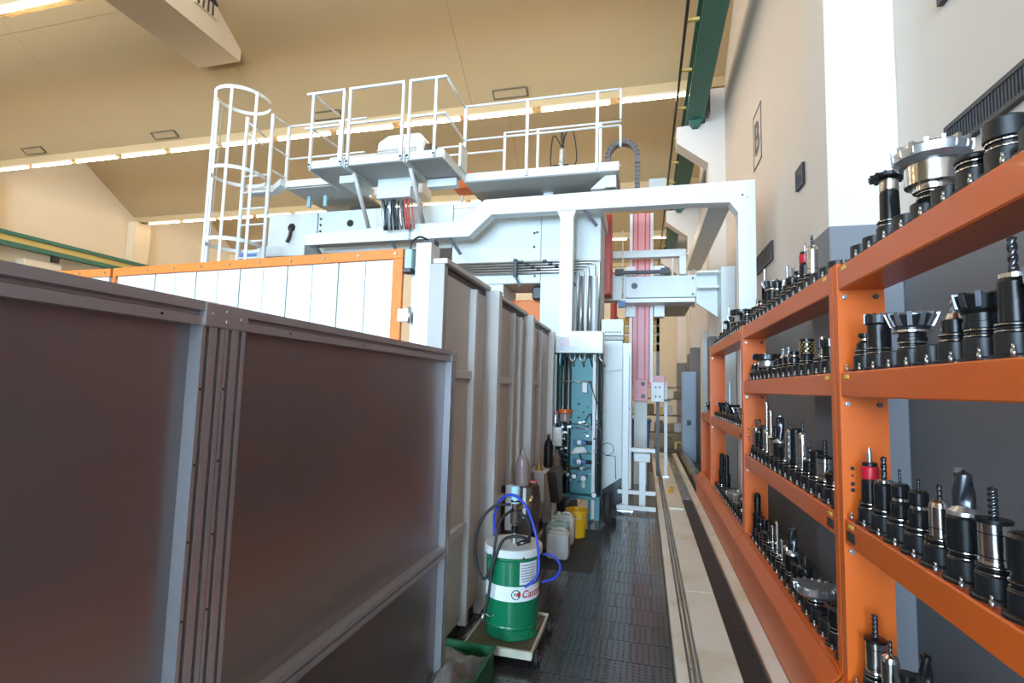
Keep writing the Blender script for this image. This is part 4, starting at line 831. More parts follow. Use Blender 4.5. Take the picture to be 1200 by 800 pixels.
# jar with orange lid
j = build(MB().lathe((-1.11, TY-0.02, 0), [(0.075, 1.36), (0.08, 1.37), (0.08, 1.47), (0.07, 1.48)], 16), 'oil_jar', M['amber'], t); build(MB().lathe((-1.11, TY-0.02, 0), [(0.10, 1.48), (0.10, 1.525), (0.09, 1.535)], 18), 'jar_lid', M['orange'], j)
build(MB().lathe((-1.25, TY-0.02, 0), [(0.055, 1.33), (0.058, 1.45), (0.04, 1.50)], 14), 'steel_cup', M['steel'], t)
build(MB().box(-1.335, -1.145, TY-0.10, TY-0.03, 1.01, 1.275), 'junction_box', M['white'], t, 0.006)
build(MB().prism([(-1.33, 0.68), (-1.15, 0.68), (-1.15, 0.40), (-1.24, 0.40)], 'y', TY-0.10, TY-0.03), 'junction_box', M['white'], t, 0.006)
build(MB().lathe((-1.22, TY-0.02, 0), [(0.06, 0.72), (0.06, 0.84), (0.03, 0.90), (0.02, 0.96)], 14), 'filter_bowl', M['amber'], t)
for z_ in (1.07, 0.80): # blue solenoid valves
    v = build(MB().cyl((-0.98, TY-0.02, z_), (-0.80, TY-0.02, z_), 0.032, n=12), 'solenoid_valve', M['bluebox'], t); build(MB().cyl((-0.93, TY-0.02, z_), (-0.87, TY-0.02, z_), 0.036, n=12), 'valve_band', M['white'], v); build(MB().cyl((-0.80, TY-0.02, z_), (-0.72, TY-0.02, z_), 0.026, n=10), 'coil', M['blacksoft'], v)
build(MB().prism([(-1.02, 0.90), (-0.78, 0.93), (-0.82, 1.02), (-0.96, 1.0)], 'y', TY-0.06, TY), 'crumpled_rag', M['plastic'], t, 0.02)
for x_, z_, r_, mt in ((-0.96, 0.60, 0.038, 'white'), (-1.05, 0.62, 0.03, 'steel'), (-0.83, 0.58, 0.045, 'brass'), (-0.68, 0.36, 0.038, 'white')):
    g_ = build(MB().cyl((x_, TY-0.07, z_), (x_, TY-0.02, z_), r_, n=16), 'pressure_gauge', M['darksteel'], t); build(MB().cyl((x_, TY-0.074, z_), (x_, TY-0.07, z_), r_*0.85, n=16), 'dial', M[mt if mt != 'brass' else 'plastic'], g_)
build(MB().lathe((-0.83, TY-0.04, 0), [(0.02, 0.44), (0.034, 0.45), (0.034, 0.51), (0.02, 0.54)], 12), 'green_bowl', M['tealplastic'], t)
for i in range(52):
    x_, z_ = (gl.uniform(-1.16, -1.02) if i < 26 else gl.uniform(-1.18, -0.62)), gl.uniform(0.42, 1.40); s_ = gl.uniform(0.010, 0.028)
    build(MB().box(x_-s_, x_+s_, TY-0.03, TY+0.05, z_-s_*0.6, z_+s_*0.6), 'fitting', M[gl.choice(['blacksoft', 'steel', 'black', 'brass', 'darksteel'])], t)
for pts in ([(-0.76, TY, 1.94), (-0.68, TY-0.04, 1.7), (-0.60, TY-0.02, 1.5), (-0.62, TY, 1.2)], [(-0.84, TY, 1.30), (-0.80, TY-0.05, 1.42), (-0.74, TY-0.03, 1.48), (-0.73, TY, 1.3)], [(-0.90, TY, 0.92), (-0.86, TY-0.06, 0.75), (-1.0, TY-0.05, 0.70), (-1.08, TY, 0.74)]):
    build(MB().tube(pts, 0.008, 6, 5), 'hose', M['blacksoft'], t)
tag(build(MB().tube([(-0.52, 7.55, 0.33), (-0.50, 7.5, 0.30), (-0.50, 7.4, 0.12), (-0.46, 7.3, 0.05), (-0.40, 7.25, 0.05)], 0.06, 10, 4), 'flexible_duct', M['rubber']), 'black flexible duct touching the floor beside the teal unit', 'duct')
# ------------------------------------------------------------------ white control cabinet right of the teal unit
t = thing('control_cabinet', 'tall white control cabinet behind the teal lubrication unit', 'cabinet', (-0.45, 8.5, 0))
build(MB().prism([(-0.70, 0.22), (-0.36, 0.46), (-0.34, 0.46), (-0.34, 2.62), (-0.70, 2.62)], 'y', 8.32, 8.9), 'body', M['machine'], t, 0.006)
build(MB().box(-0.34, -0.20, 8.34, 8.9, 0.30, 2.58), 'side_box', M['white'], t, 0.005)
build(MB().box(-0.68, -0.33, 8.30, 8.75, 2.70, 2.96), 'top_box', M['machine'], t, 0.006)
build(MB().box(-0.68, -0.33, 8.31, 8.75, 2.63, 2.69), 'vent_gap', M['grey'], t)
for i in range(6): build(MB().box(-0.62+i*0.045, -0.59+i*0.045, 8.297, 8.30, 2.74, 2.76), 'vent_slot', M['signgrey'], t)
build(MB().box(-0.72, -0.30, 8.45, 8.9, 0.0, 0.46), 'plinth', M['blacksoft'], t)
build(MB().tube([(-0.68, 8.30, 2.12), (-0.50, 8.29, 2.14), (-0.32, 8.29, 2.15), (-0.28, 8.30, 2.08), (-0.27, 8.31, 1.65), (-0.25, 8.31, 1.55)], 0.010, 6, 4), 'cable', M['plastic'], t)
build(MB().cyl((-0.25, 8.30, 1.55), (-0.25, 8.34, 1.55), 0.025, n=10), 'cable_gland', M['blacksoft'], t)
build(MB().tube([(-0.58, 8.30, 0.80), (-0.44, 8.29, 0.80), (-0.43, 8.29, 0.45)], 0.006, 6), 'thin_wire', M['blacksoft'], t)
rg = [(-0.56+0.095*math.cos(a), 8.30, 0.90+0.095*math.sin(a)) for a in [2*math.pi*i/20 for i in range(21)]]
build(MB().tube(rg, 0.005, 5), 'wire_loop', M['blacksoft'], t)
# ------------------------------------------------------------------ white aluminium stand
t = thing('aluminium_stand', 'white aluminium profile stand with low cross bars on the floor', 'stand', (-0.05, 8.25, 0))
build(MB().box(-0.325, -0.235, 8.18, 8.26, 0.012, 2.4), 'post', M['white'], t, 0.004); build(MB().box(-0.40, -0.16, 8.17, 8.27, 0.0, 0.014), 'foot_plate', M['steel'], t)
build(MB().box(-0.20, 0.165, 8.22, 8.36, 0.89, 0.945), 'top_beam', M['white'], t, 0.004)
build(MB().box(-0.155, 0.09, 8.23, 8.30, 0.745, 0.87), 'gear_box', M['machine'], t, 0.006)
build(MB().box(-0.075, 0.02, 8.25, 8.33, 0.0, 0.745), 'post', M['white'], t, 0.004)
build(MB().box(-0.40, 0.17, 8.26, 8.30, 0.24, 0.30), 'cross_bar', M['white'], t, 0.004)
build(MB().box(-0.40, 0.17, 8.05, 8.09, 0.05, 0.11), 'cross_bar', M['white'], t, 0.004)
build(MB().box(-0.36, -0.30, 8.09, 8.20, 0.05, 0.11), 'cross_bar', M['white'], t)

# ================================================================== CABLE BRIDGE (white arch)
t = thing('cable_bridge', 'white steel cable bridge spanning above the aisle', 'bridge', (-2.2, 7.92, 0))
AY0, AY1 = 7.8, 8.02
build(MB().prism([(1.535, 0), (1.30, 0), (1.30, 4.44), (1.19, 4.60), (0.6, 4.62), (-2.44, 4.63), (-2.82, 4.285), (-5.94, 4.27), (-5.95, 4.47), (-4.37, 4.53), (-4.37, 4.85), (-4.07, 4.84), (-4.07, 4.70), (-3.95, 4.66), (-3.95, 4.545), (-2.99, 4.55), (-2.56, 4.89), (1.535, 4.92)], 'y', AY0, AY1), 'main_beam', M['white'], t, 0.006)
build(MB().prism([(-1.30, 0), (-1.09, 0), (-1.09, 4.50), (-1.05, 4.62), (-1.35, 4.62), (-1.30, 4.50)], 'y', AY0-0.004, AY0+0.2), 'leg', M['white'], t, 0.006)
build(MB().prism([(0.93, 4.64), (1.25, 4.64), (1.25, 4.86), (0.93, 4.86)], 'y', AY1, 12.4), 'return_beam', M['machine'], t, 0.006)
build(MB().prism([(-0.78, 4.64), (-0.66, 4.64), (-0.66, 4.86), (-0.78, 4.86)], 'y', AY1, 10.2), 'return_beam', M['machine'], t, 0.006)
build(MB().cyl((1.36, AY0-0.002, 4.70), (1.36, AY0+0.001, 4.70), 0.016, n=8).cyl((1.42, AY0-0.002, 4.66), (1.42, AY0+0.001, 4.66), 0.009, n=8), 'drill_hole', M['blacksoft'], t)
for x_, z_ in ((-3.18, 4.30), (-5.75, 4.28), (-4.25, 4.28), (-0.95, 4.66)): build(MB().bar((x_, AY0+0.03, z_), (x_+0.22, AY0+0.03, z_-0.30), 0.035, 0.05), 'cable_hook', M['louver'], t)
build(MB().box(-3.90, -3.86, AY0-0.012, AY0, 4.28, 4.55), 'clamp_strip', M['grey'], t)
build(MB().box(0.05, 0.30, 7.85, 8.0, 4.915, 5.06), 'junction_box', M['grey'], t, 0.005)
# ================================================================== MACHINE GANTRY BODY
t = thing('machine_gantry', 'large pale machine gantry body behind the white bridge', 'machine', (-3, 9, 2.6))
GY = 8.3
build(MB().box(-1.70, -0.705, GY, 9.2, 2.35, 4.95), 'head_right', M['machine'], t, 0.01)
build(MB().box(-3.3, -1.705, GY+0.003, 9.2, 3.58, 4.95), 'head_left', M['machine'], t, 0.01)
build(MB().box(-2.95, -2.34, GY+0.003, 9.2, 2.0, 3.575), 'head_lower', M['machine'], t, 0.01)
build(MB().box(-2.32, -1.76, 8.75, 9.15, 2.4, 3.37), 'orange_carriage', M['orange_door'], t, 0.02)
build(MB().box(-1.88, -1.72, 8.5, 8.72, 3.34, 3.56), 'motor', M['blacksoft'], t, 0.02)
build(MB().box(-6.05, -3.31, GY, 9.6, 4.25, 5.06), 'crossbeam', M['machine'], t, 0.01)
build(MB().box(-7.15, -6.06, GY-0.02, 9.6, 4.40, 5.06), 'crossbeam_end', M['machine'], t, 0.01)
build(MB().box(-3.3, -0.71, GY+0.01, 9.2, 4.955, 5.06), 'top_cover', M['machine'], t, 0.008)
build(MB().box(-7.0, -5.98, GY-0.45, GY-0.03, 4.10, 4.30), 'lower_box', M['machine'], t, 0.008)
for x_, z_, r_ in ((-6.62, 4.78, 0.085), (-5.35, 4.80, 0.065)): build(MB().cyl((x_, GY-0.022, z_), (x_, GY-0.018, z_), r_, n=16), 'access_hole', M['blacksoft'], t)
build(MB().tube([(-6.62, GY-0.03, 4.76), (-6.63, GY-0.05, 4.60), (-6.68, GY-0.06, 4.48)], 0.03, 8, 3), 'pipe_stub', M['brown'], t)
for z_ in (4.92, 4.80, 4.68, 4.55): build(MB().cyl((-5.99, GY-0.012, z_), (-5.99, GY+0.002, z_), 0.022, n=8), 'bolt', M['blacksoft'], t)
for x_, z_ in ((-1.82, 4.44), (-1.77, 4.45), (-1.82, 4.20), (-1.80, 3.70)): build(MB().cyl((x_, GY-0.006, z_), (x_, GY+0.006, z_), 0.022, n=8), 'bolt', M['blacksoft'], t)
for z_, x1, rr_ in ((3.93, -0.72, 0.020), (3.885, -0.80, 0.018), (3.84, -0.90, 0.018), (3.795, -0.98, 0.018), (3.75, -1.06, 0.022)):
    build(MB().tube([(-3.9, 8.24, z_), (x1-0.06, 8.24, z_), (x1-0.015, 8.24, z_-0.015), (x1, 8.24, z_-0.06), (x1, 8.24, 2.60)], rr_, 8), 'pipe', M['steel'], t)
for i in range(4): build(MB().cyl((-1.0+i*0.07, 8.22, 2.5), (-1.0+i*0.07, 8.22, 3.66), 0.022+0.006*(i % 2), n=8), 'pipe', M['white' if i % 2 else 'steel'], t)
for x_ in (-2.12, -1.2): build(MB().box(x_-0.03, x_+0.03, 8.19, 8.30, 3.68, 3.98), 'pipe_bracket', M['louver'], t); build(MB().bar((x_, 8.2, 3.70), (x_+0.10, 8.2, 3.50), 0.035), 'bracket_arm', M['louver'], t)
for i in range(7): build(MB().cyl((-2.05+i*0.10, 8.235, 3.93-0.045*(i % 4)), (-1.99+i*0.10, 8.235, 3.93-0.045*(i % 4)), 0.030, n=8), 'pipe_union', M['darksteel'], t)
# hose loom hanging under the balcony
t = thing('hose_loom', 'bundle of hanging dark and red hoses under a white box', 'hoses', (-4.03, 7.6, 4.5))
build(MB().box(-4.36, -3.73, 7.50, 7.75, 5.08, 5.29), 'upper_box', M['machine'], t, 0.006); build(MB().box(-4.35, -3.74, 7.46, 7.75, 4.90, 5.075), 'white_box', M['white'], t, 0.006)
for i in range(16):
    x_ = -4.31+i*0.036; red = i > 11
    build(MB().tube([(x_, 7.6+gl.uniform(-.05, .05), 4.92), (x_+gl.uniform(-.02, .02), 7.6, 4.7), (x_+gl.uniform(-.03, .03), 7.68, 4.42)], gl.uniform(0.012, 0.02), 6, 3), 'hose', M['crimson' if red else gl.choice(['tealdark', 'blacksoft', 'steel', 'blacksoft'])], t)
# ================================================================== PLATFORMS AND RAILINGS
def rail_seg(t, pts, z0, z1, posts, r=0.021, mids=(0.5,)):
    """handrail polyline at height z1 with mid rails; each post its own part"""
    for a, b_ in zip(pts, pts[1:]):
        build(MB().cyl((*a, z1), (*b_, z1), r, n=8), 'handrail', M['white'], t)
        for m_ in mids: build(MB().cyl((*a, z0+(z1-z0)*m_), (*b_, z0+(z1-z0)*m_), r*0.85, n=8), 'mid_rail', M['white'], t)
    for p in posts:
        build(MB().box(p[0]-0.024, p[0]+0.024, p[1]-0.024, p[1]+0.024, z0-0.10, z1), 'rail_post', M['white'], t, 0.004)
PZ = 5.34; HZ = 6.52
t = thing('walkway', 'right hand white walkway platform with double railing on the machine', 'platform', (-1.66, 8.4, 5.2))
build(MB().box(-2.94, -0.42, 7.83, 9.0, PZ-0.13, PZ-0.01), 'deck', M['grey'], t); build(MB().box(-2.94, -0.40, 7.80, 7.83, PZ-0.12, PZ+0.02), 'kick_plate', M['white'], t, 0.004)
rail_seg(t, [(-2.95, 7.79), (-0.38, 7.79)], PZ, HZ, [(-2.94, 7.79), (-1.87, 7.79), (-0.74, 7.79)])
build(MB().cyl((-0.38, 7.79, HZ), (-0.38, 7.79, 6.02), 0.02, n=8), 'rail_end', M['white'], t); build(MB().cyl((-0.38, 7.79, 5.92), (-0.38, 7.79, 5.58), 0.02, n=8), 'rail_end', M['white'], t)
rail_seg(t, [(-2.59, 8.97), (-0.42, 8.97)], PZ, HZ+0.10, [(-2.58, 8.97), (-1.94, 8.97), (-0.79, 8.97)], mids=(0.36,))
rail_seg(t, [(-4.6, 8.97), (-2.60, 8.97)], PZ, 6.28, [(-3.4, 8.97)], mids=(0.4,))
build(MB().prism([(-0.86, 5.02), (-0.45, 5.02), (-0.45, 5.24), (-0.62, 5.24)], 'y', 8.0, 8.3), 'support_bracket', M['white'], t, 0.006)
build(MB().box(-0.63, -0.45, 7.96, 8.05, 5.02, 5.26), 'bracket_box', M['white'], t, 0.006)
build(MB().box(-1.72, -1.55, 8.5, 8.65, 5.03, 5.22), 'support_block', M['white'], t); build(MB().box(-2.4, -1.2, 9.0, 9.08, 5.05, 5.15), 'rear_beam', M['machine'], t)
for x_ in (-2.2, -1.9): build(MB().box(x_, x_+0.16, 8.5, 8.6, 5.06, 5.16), 'bearing_block', M['brown'], t)
t = thing('balcony', 'white three-section balcony platform projecting toward the camera', 'platform', (-4.1, 7.35, 5.2))
BYF = 6.9
for n_, (xa, xb) in enumerate(((-5.27, -4.64), (-4.59, -3.60), (-3.55, -2.94))):
    s_ = build(MB().box(xa+0.02, xb-0.02, BYF+0.03, 7.78, 5.245, 5.285), 'deck', M['grey'], t)
    build(MB().box(xa, xb, BYF, BYF+0.025, 5.25, 5.375), 'kick_plate', M['white'], t, 0.004)
    for xx in (xa, xb): build(MB().box(xx-0.012, xx+0.012, BYF+0.02, 7.78, 5.23, 5.36), 'side_beam', M['white'], t)
    # the rail frames: two posts, hand rail, middle rail
    fr_ = build(MB().box(xa+0.01, xa+0.055, BYF-0.04, BYF, 5.26, HZ), 'rail_post', M['white'], t, 0.004); build(MB().cyl((xa+0.03, BYF-0.041, 5.30), (xa+0.03, BYF-0.046, 5.30), 0.02, n=8), 'post_bolt', M['blacksoft'], fr_)
    xe = xb-0.055 if n_ < 2 else xb-0.17
    fr_ = build(MB().box(xe, xe+0.045, BYF-0.04, BYF, 5.26, HZ), 'rail_post', M['white'], t, 0.004); build(MB().cyl((xe+0.02, BYF-0.041, 5.30), (xe+0.02, BYF-0.046, 5.30), 0.02, n=8), 'post_bolt', M['blacksoft'], fr_)
    build(MB().box(xa-(0.09 if n_ == 0 else -0.01), xb-0.01+(0.03 if n_ == 2 else 0), BYF-0.042, BYF-0.002, HZ-0.04, HZ), 'handrail', M['white'], t, 0.005)
    build(MB().box(xa-(0.09 if n_ == 0 else -0.01), xb-0.01+(0.03 if n_ == 2 else 0), BYF-0.042, BYF-0.006, 5.90, 5.935), 'mid_rail', M['white'], t, 0.005)
for z_ in (HZ-0.02, 5.92): build(MB().cyl((-2.93, BYF-0.02, z_), (-2.95, 7.79, z_), 0.019, n=8), 'side_rail', M['white'], t); build(MB().cyl((-5.25, BYF-0.02, z_), (-5.22, 7.55, z_), 0.017, n=8), 'side_rail', M['white'], t)
build(MB().box(-4.9, -4.62, 7.2, 7.78, 5.10, 5.23), 'under_beam', M['machine'], t, 0.006)
build(MB().box(-3.52, -3.0, 7.62, 7.78, 5.10, 5.23), 'under_beam', M['machine'], t, 0.006)
for a, b_ in (((-4.60, 7.15, 5.24), (-4.69, 7.86, 4.50)), ((-3.60, 7.15, 5.24), (-3.665, 7.86, 4.56))): build(MB().cyl(a, b_, 0.036, n=12), 'strut', M['greyframe'], t)
build(MB().box(-2.93, -2.89, 7.5, 7.8, 5.36, 5.75), 'end_plate', M['white'], t)
t = thing('landing', 'white left landing platform joining the caged ladder', 'platform', (-6.0, 8.0, 5.2))
build(MB().box(-6.25, -5.0, 7.63, 8.9, 5.26, 5.30), 'deck', M['grey'], t); build(MB().box(-6.25, -5.2, 7.58, 7.62, 5.28, 5.40), 'kick_plate', M['white'], t, 0.004)
build(MB().prism([(-6.95, 5.16), (-6.40, 5.16), (-6.25, 5.28), (-6.25, 5.40), (-6.40, 5.28), (-6.95, 5.28)], 'y', 7.45, 7.62), 'step_plate', M['white'], t)
rail_seg(t, [(-6.26, 7.60), (-4.7, 7.60)], 5.36, 6.42, [(-6.26, 7.60), (-5.2, 7.6)], mids=(0.42,))
rail_seg(t, [(-6.26, 8.88), (-3.4, 8.88)], 5.36, 6.40, [(-6.26, 8.88), (-5.3, 8.88)], mids=(0.33,))
for z_ in (6.42, 5.86, 5.45): build(MB().cyl((-6.30, 7.22, z_+0.02), (-6.26, 7.60, z_), 0.018, n=8), 'side_rail', M['white'], t)
for x_ in (-6.1, -5.75): build(MB().box(x_, x_+0.06, 8.0, 8.06, 5.06, 5.26), 'support_leg', M['tealpale'], t)
build(MB().box(-5.5, -4.9, 8.5, 8.58, 5.08, 5.20), 'rear_beam', M['brown'], t)
# caged ladder
t = thing('caged_ladder', 'white safety ladder with hooped cage at the machine end', 'ladder', (-6.55, 7.2, 2.6))
LY = 7.2; lx0, lx1 = -6.81, -6.28
for x_ in (lx0, lx1): build(MB().box(x_-0.028, x_+0.028, LY-0.02, LY+0.02, 2.6, 6.45), 'stile', M['white'], t, 0.004)
for i in range(10): build(MB().cyl((lx0, LY, 2.75+i*0.29), (lx1, LY, 2.75+i*0.29), 0.018, n=8), 'rung', M['white'], t)
cx, cy, cr = -6.62, 6.88, 0.43
def hoop(z):
    b = MB(); n = 24; w = 0.03
    a0, a1 = math.radians(55), math.radians(55+330); vs_ = []
    for i in range(n+1):
        a = a0+(a1-a0)*i/n
        for rr_, zz in ((cr-0.006, z-w), (cr+0.006, z-w), (cr+0.006, z+w), (cr-0.006, z+w)): vs_.append((cx+rr_*math.cos(a), cy+rr_*math.sin(a), zz))
    b.add(vs_, [(i*4+k, i*4+(k+1) % 4, (i+1)*4+(k+1) % 4, (i+1)*4+k) for i in range(n) for k in range(4)]+[(0, 3, 2, 1), (n*4, n*4+1, n*4+2, n*4+3)])
    return b
for z_ in (6.55, 5.22, 4.05): build(hoop(z_), 'cage_hoop', M['white'], t)
for a in (195, 245, 290, 340): build(MB().box(cx+cr*math.cos(math.radians(a))-0.026, cx+cr*math.cos(math.radians(a))+0.026, cy+cr*math.sin(math.radians(a))-0.006, cy+cr*math.sin(math.radians(a))+0.006, 3.0, 6.55), 'cage_strap', M['white'], t)
build(MB().cyl((-7.15, 6.9, 2.6), (-7.06, 6.9, 6.5), 0.010, n=6), 'cable', M['grey'], t)
for z_ in (6.35, 6.15): build(MB().cyl((lx0+0.02, LY+0.02, z_), (-6.75, 7.6, z_-0.08), 0.018, n=8), 'grab_rail', M['white'], t)
tag(build(MB().box(-7.6, -6.7, 8.0, 8.6, 3.4, 4.25), 'electrical_box', M['bluebox'], bev=0.02), 'dusty blue box behind the lower end of the ladder cage', 'box')
# equipment standing on the platforms
t = thing('blower', 'cream rounded blower motor standing on the balcony deck', 'blower', (-4.4, 8.5, 5.30))
build(MB().prism([(-4.95, 5.30), (-3.95, 5.30), (-3.95, 6.36), (-4.05, 6.48), (-4.70, 6.48), (-4.90, 6.36)], 'y', 8.35, 8.8), 'housing', M['plastic'], t, 0.03)
for i in range(5): build(MB().box(-4.9, -4.1, 8.335, 8.35, 5.93+i*0.06, 5.965+i*0.06), 'louver', M['grey'], t)
fl_ = build(MB().cyl((-3.92, 8.55, 6.05), (-3.80, 8.55, 6.05), 0.26, n=20), 'fan_cover', M['brown'], t)
for i in range(10): build(MB().cyl((-3.86+0.0, 8.55+0.22*math.cos(i*0.628), 6.05+0.22*math.sin(i*0.628)), (-3.79, 8.55+0.22*math.cos(i*0.628), 6.05+0.22*math.sin(i*0.628)), 0.02, n=6), 'cover_bolt', M['white'], fl_)
tag(build(MB().prism([(-3.36, 5.335), (-2.93, 5.335), (-3.02, 5.66), (-3.30, 5.62), (-3.36, 5.56)], 'y', 8.35, 8.7), 'motor_cover', M['orange'], bev=0.02), 'orange cover box standing on the walkway deck', 'box')
t = thing('valve_actuator', 'small grey actuator with black looped cables on the walkway', 'actuator', (-1.4, 8.5, 5.335))
build(MB().lathe((-1.40, 8.5, 0), [(0.05, 5.335), (0.05, 5.60), (0.07, 5.62), (0.07, 5.70), (0.055, 5.72), (0.055, 5.95), (0.03, 5.98)], 14), 'body', M['steel'], t)
build(MB().box(-1.56, -1.28, 8.44, 8.56, 5.60, 5.68), 'flange', M['black'], t, 0.01)
for dx, dz in ((0.0, 0.34), (-0.12, 0.28), (0.12, 0.36)): build(MB().tube([(-1.40, 8.5, 5.97), (-1.43+dx*0.7, 8.5, 5.97+dz*0.8), (-1.40+dx*1.5, 8.5, 5.90+dz), (-1.38+dx*1.9, 8.5, 5.8), (-1.40+dx*1.6, 8.5, 5.64)], 0.012, 6, 5), 'cable', M['blacksoft'], t)
# drag chain
t = thing('cable_drag_chain', 'brown articulated cable drag chain arching beside the walkway end', 'cable chain', (-0.38, 8.6, 4.9))
path = [(-0.63, 5.34+0.1*i) for i in range(4)]
for i in range(13): a = math.pi-math.pi*i/12; path.append((-0.385+0.245*math.cos(a), 5.78+0.26*math.sin(a)))
path += [(-0.135, 5.70-0.07*i) for i in range(1, 13)]
for (xa, za), (xb, zb_) in zip(path, path[1:]): build(MB().bar((xa, 8.6, za), (xa+(xb-xa)*0.9, 8.6, za+(zb_-za)*0.9), 0.13, 0.085), 'chain_link', M['chain'], t)

# ================================================================== FAR MACHINE END THROUGH THE BRIDGE
t = thing('ram_gantry', 'grey far crossbeam with bracket behind the bridge opening', 'machine', (0.2, 10.2, 3.5))
build(MB().box(-0.60, 0.93, 10.0, 10.35, 3.60, 4.02), 'crossbeam', M['machine'], t, 0.01); build(MB().box(-0.86, -0.36, 9.97, 10.30, 3.55, 4.06), 'end_block', M['machine'], t, 0.008)
build(MB().cyl((-0.20, 9.985, 3.83), (-0.20, 10.0, 3.83), 0.06, n=14), 'bore', M['blacksoft'], t)
for x_, z_ in ((-0.42, 3.95), (-0.42, 3.65), (-0.78, 3.95), (-0.78, 3.65), (0.86, 3.95), (0.86, 3.65)): build(MB().cyl((x_, 9.955, z_), (x_, 9.975, z_), 0.02, n=8), 'bolt', M['darksteel'], t)
build(MB().box(-0.45, 0.90, 9.96, 10.5, 3.50, 3.58), 'lower_lip', M['white'], t, 0.006); build(MB().box(-0.33, 0.92, 10.4, 12.8, 3.62, 3.75), 'gallery_floor', M['creammetal'], t)
build(MB().box(-0.86, 0.74, 9.9, 10.05, 4.36, 4.50), 'upper_beam', M['machine'], t, 0.006); build(MB().box(0.62, 0.74, 9.9, 10.05, 4.02, 4.36), 'upper_leg', M['machine'], t, 0.004)
build(MB().prism([(0.93, 4.03), (1.29, 4.06), (1.29, 3.22), (0.93, 3.48)], 'y', 10.0, 10.06), 'bracket_plate', M['machine'], t)
for z_ in (4.02, 3.74): build(MB().box(0.93, 1.29, 9.75, 10.06, z_-0.02, z_+0.02), 'bracket_flange', M['white'], t, 0.004)
build(MB().box(-0.55, 0.42, 9.85, 9.97, 4.05, 4.10), 'sensor_bar', M['louver'], t); build(MB().box(-0.56, -0.40, 9.82, 9.98, 4.03, 4.13), 'sensor_head', M['louver'], t); build(MB().box(0.28, 0.44, 9.82, 9.98, 4.03, 4.13), 'sensor_head', M['louver'], t)
build(MB().box(-0.50, -0.36, 9.85, 9.96, 3.40, 3.52), 'switch', M['bluebox'], t)
for x_ in (-0.66, -0.42): build(MB().cyl((x_, 9.9, 3.58), (x_, 9.9, 4.90), 0.014, n=6), 'rope', M['creammetal'], t)
tag(build(MB().box(1.29, 1.53, 9.5, 10.0, 0, 4.05), 'bracket_column', M['machine'], bev=0.01), 'pale steel column behind the white bridge leg', 'column')
t = thing('tool_ram', 'faded pink vertical machine ram with dark red guide lines', 'ram', (-0.07, 10.6, 1.6))
build(MB().box(-0.245, 0.095, 10.42, 10.75, 1.95, 5.40), 'slide', M['pink'], t, 0.01)
for x_ in (-0.235, -0.145, 0.0, 0.085): build(MB().box(x_-0.012, x_+0.012, 10.405, 10.42, 1.95, 5.40), 'guide_line', M['crimson'], t)
for x_ in (-0.275, 0.125): build(MB().box(x_-0.03, x_+0.03, 10.42, 10.6, 2.0, 5.40), 'side_rail', M['white'], t)
for dx in (-0.38, 0.17): build(MB().box(dx, dx+0.20, 10.36, 10.6, 3.28, 3.50), 'guide_block', M['white'], t, 0.008); build(MB().box(dx, dx+0.20, 10.36, 10.6, 4.12, 4.30), 'guide_block', M['white'], t, 0.008)
h_ = build(MB().box(-0.22, 0.06, 10.33, 10.42, 1.62, 2.05), 'ram_head', M['pink'], t, 0.01)
for z_ in (1.96, 1.72): build(MB().cyl((-0.03, 10.32, z_), (-0.03, 10.332, z_), 0.042, n=12), 'head_bore', M['blacksoft'], h_)
build(MB().box(0.06, 0.38, 10.45, 10.55, 1.90, 2.13), 'side_arm', M['pink'], t, 0.006)
pf = build(MB().box(0.125, 0.365, 10.36, 10.42, 1.62, 2.0), 'perforated_plate', M['white'], t, 0.004)
for i in range(4): build(MB().cyl((0.21+0.07*(i % 2), 10.352, 1.72+0.18*(i//2)), (0.21+0.07*(i % 2), 10.361, 1.72+0.18*(i//2)), 0.018, n=8), 'plate_hole', M['blacksoft'], pf)
build(MB().box(-0.20, 0.05, 10.5, 10.8, 0.0, 1.65), 'lower_column', M['machine'], t, 0.01)
tag(build(MB().prism([(9.3, 3.55), (9.75, 3.55), (9.75, 4.95), (9.45, 5.10), (9.3, 4.9)], 'x', -0.83, -0.60), 'red_guard', M['crimson'], bev=0.02), 'red guard beside the gantry head, behind the bridge', 'guard')
tag(build(MB().cyl((-0.64, 10.9, 2.35), (-0.64, 10.9, 4.3), 0.07, n=10), 'red_post', M['crimson']), 'slim red post left of the pink ram', 'post')
t = thing('yellow_grating', 'stack of yellow guard bars left of the pink ram', 'guard', (-0.42, 11.2, 2.5))
for i in range(4): build(MB().box(-0.60, 0.30, 11.2, 11.3, 2.66+i*0.19, 2.80+i*0.19), 'bar', M['yellow'], t)
build(MB().box(-0.62, -0.56, 11.2, 11.3, 0.0, 3.4), 'post', M['blacksoft'], t); build(MB().box(0.24, 0.30, 11.2, 11.3, 0.0, 3.4), 'post', M['blacksoft'], t)
t = thing('aluminium_post', 'slim white aluminium sensor post standing on the machine bed', 'post', (0.42, 11.0, 0.1))
build(MB().prism([(0.39, 10.98), (0.415, 10.98), (0.415, 10.995), (0.425, 10.995), (0.425, 10.98), (0.45, 10.98), (0.45, 11.04), (0.39, 11.04)], 'z', 0.10, 2.02), 'profile', M['white'], t); build(MB().box(0.38, 0.52, 10.96, 10.99, 1.62, 1.66), 'clamp', M['blacksoft'], t); build(MB().box(0.36, 0.48, 10.95, 11.07, 0.10, 0.13), 'foot', M['steel'], t)
t = thing('rear_railing', 'white gallery railing seen through the bridge opening', 'railing', (0.6, 12.4, 3.75))
for z_ in (5.02, 4.40): build(MB().cyl((0.1, 12.3, z_), (1.1, 12.3, z_), 0.025, n=8), 'rail', M['white'], t)
for x_ in (0.12, 0.62, 1.08): build(MB().cyl((x_, 12.3, 3.76), (x_, 12.3, 5.04), 0.03, n=8), 'rail_post', M['white'], t)
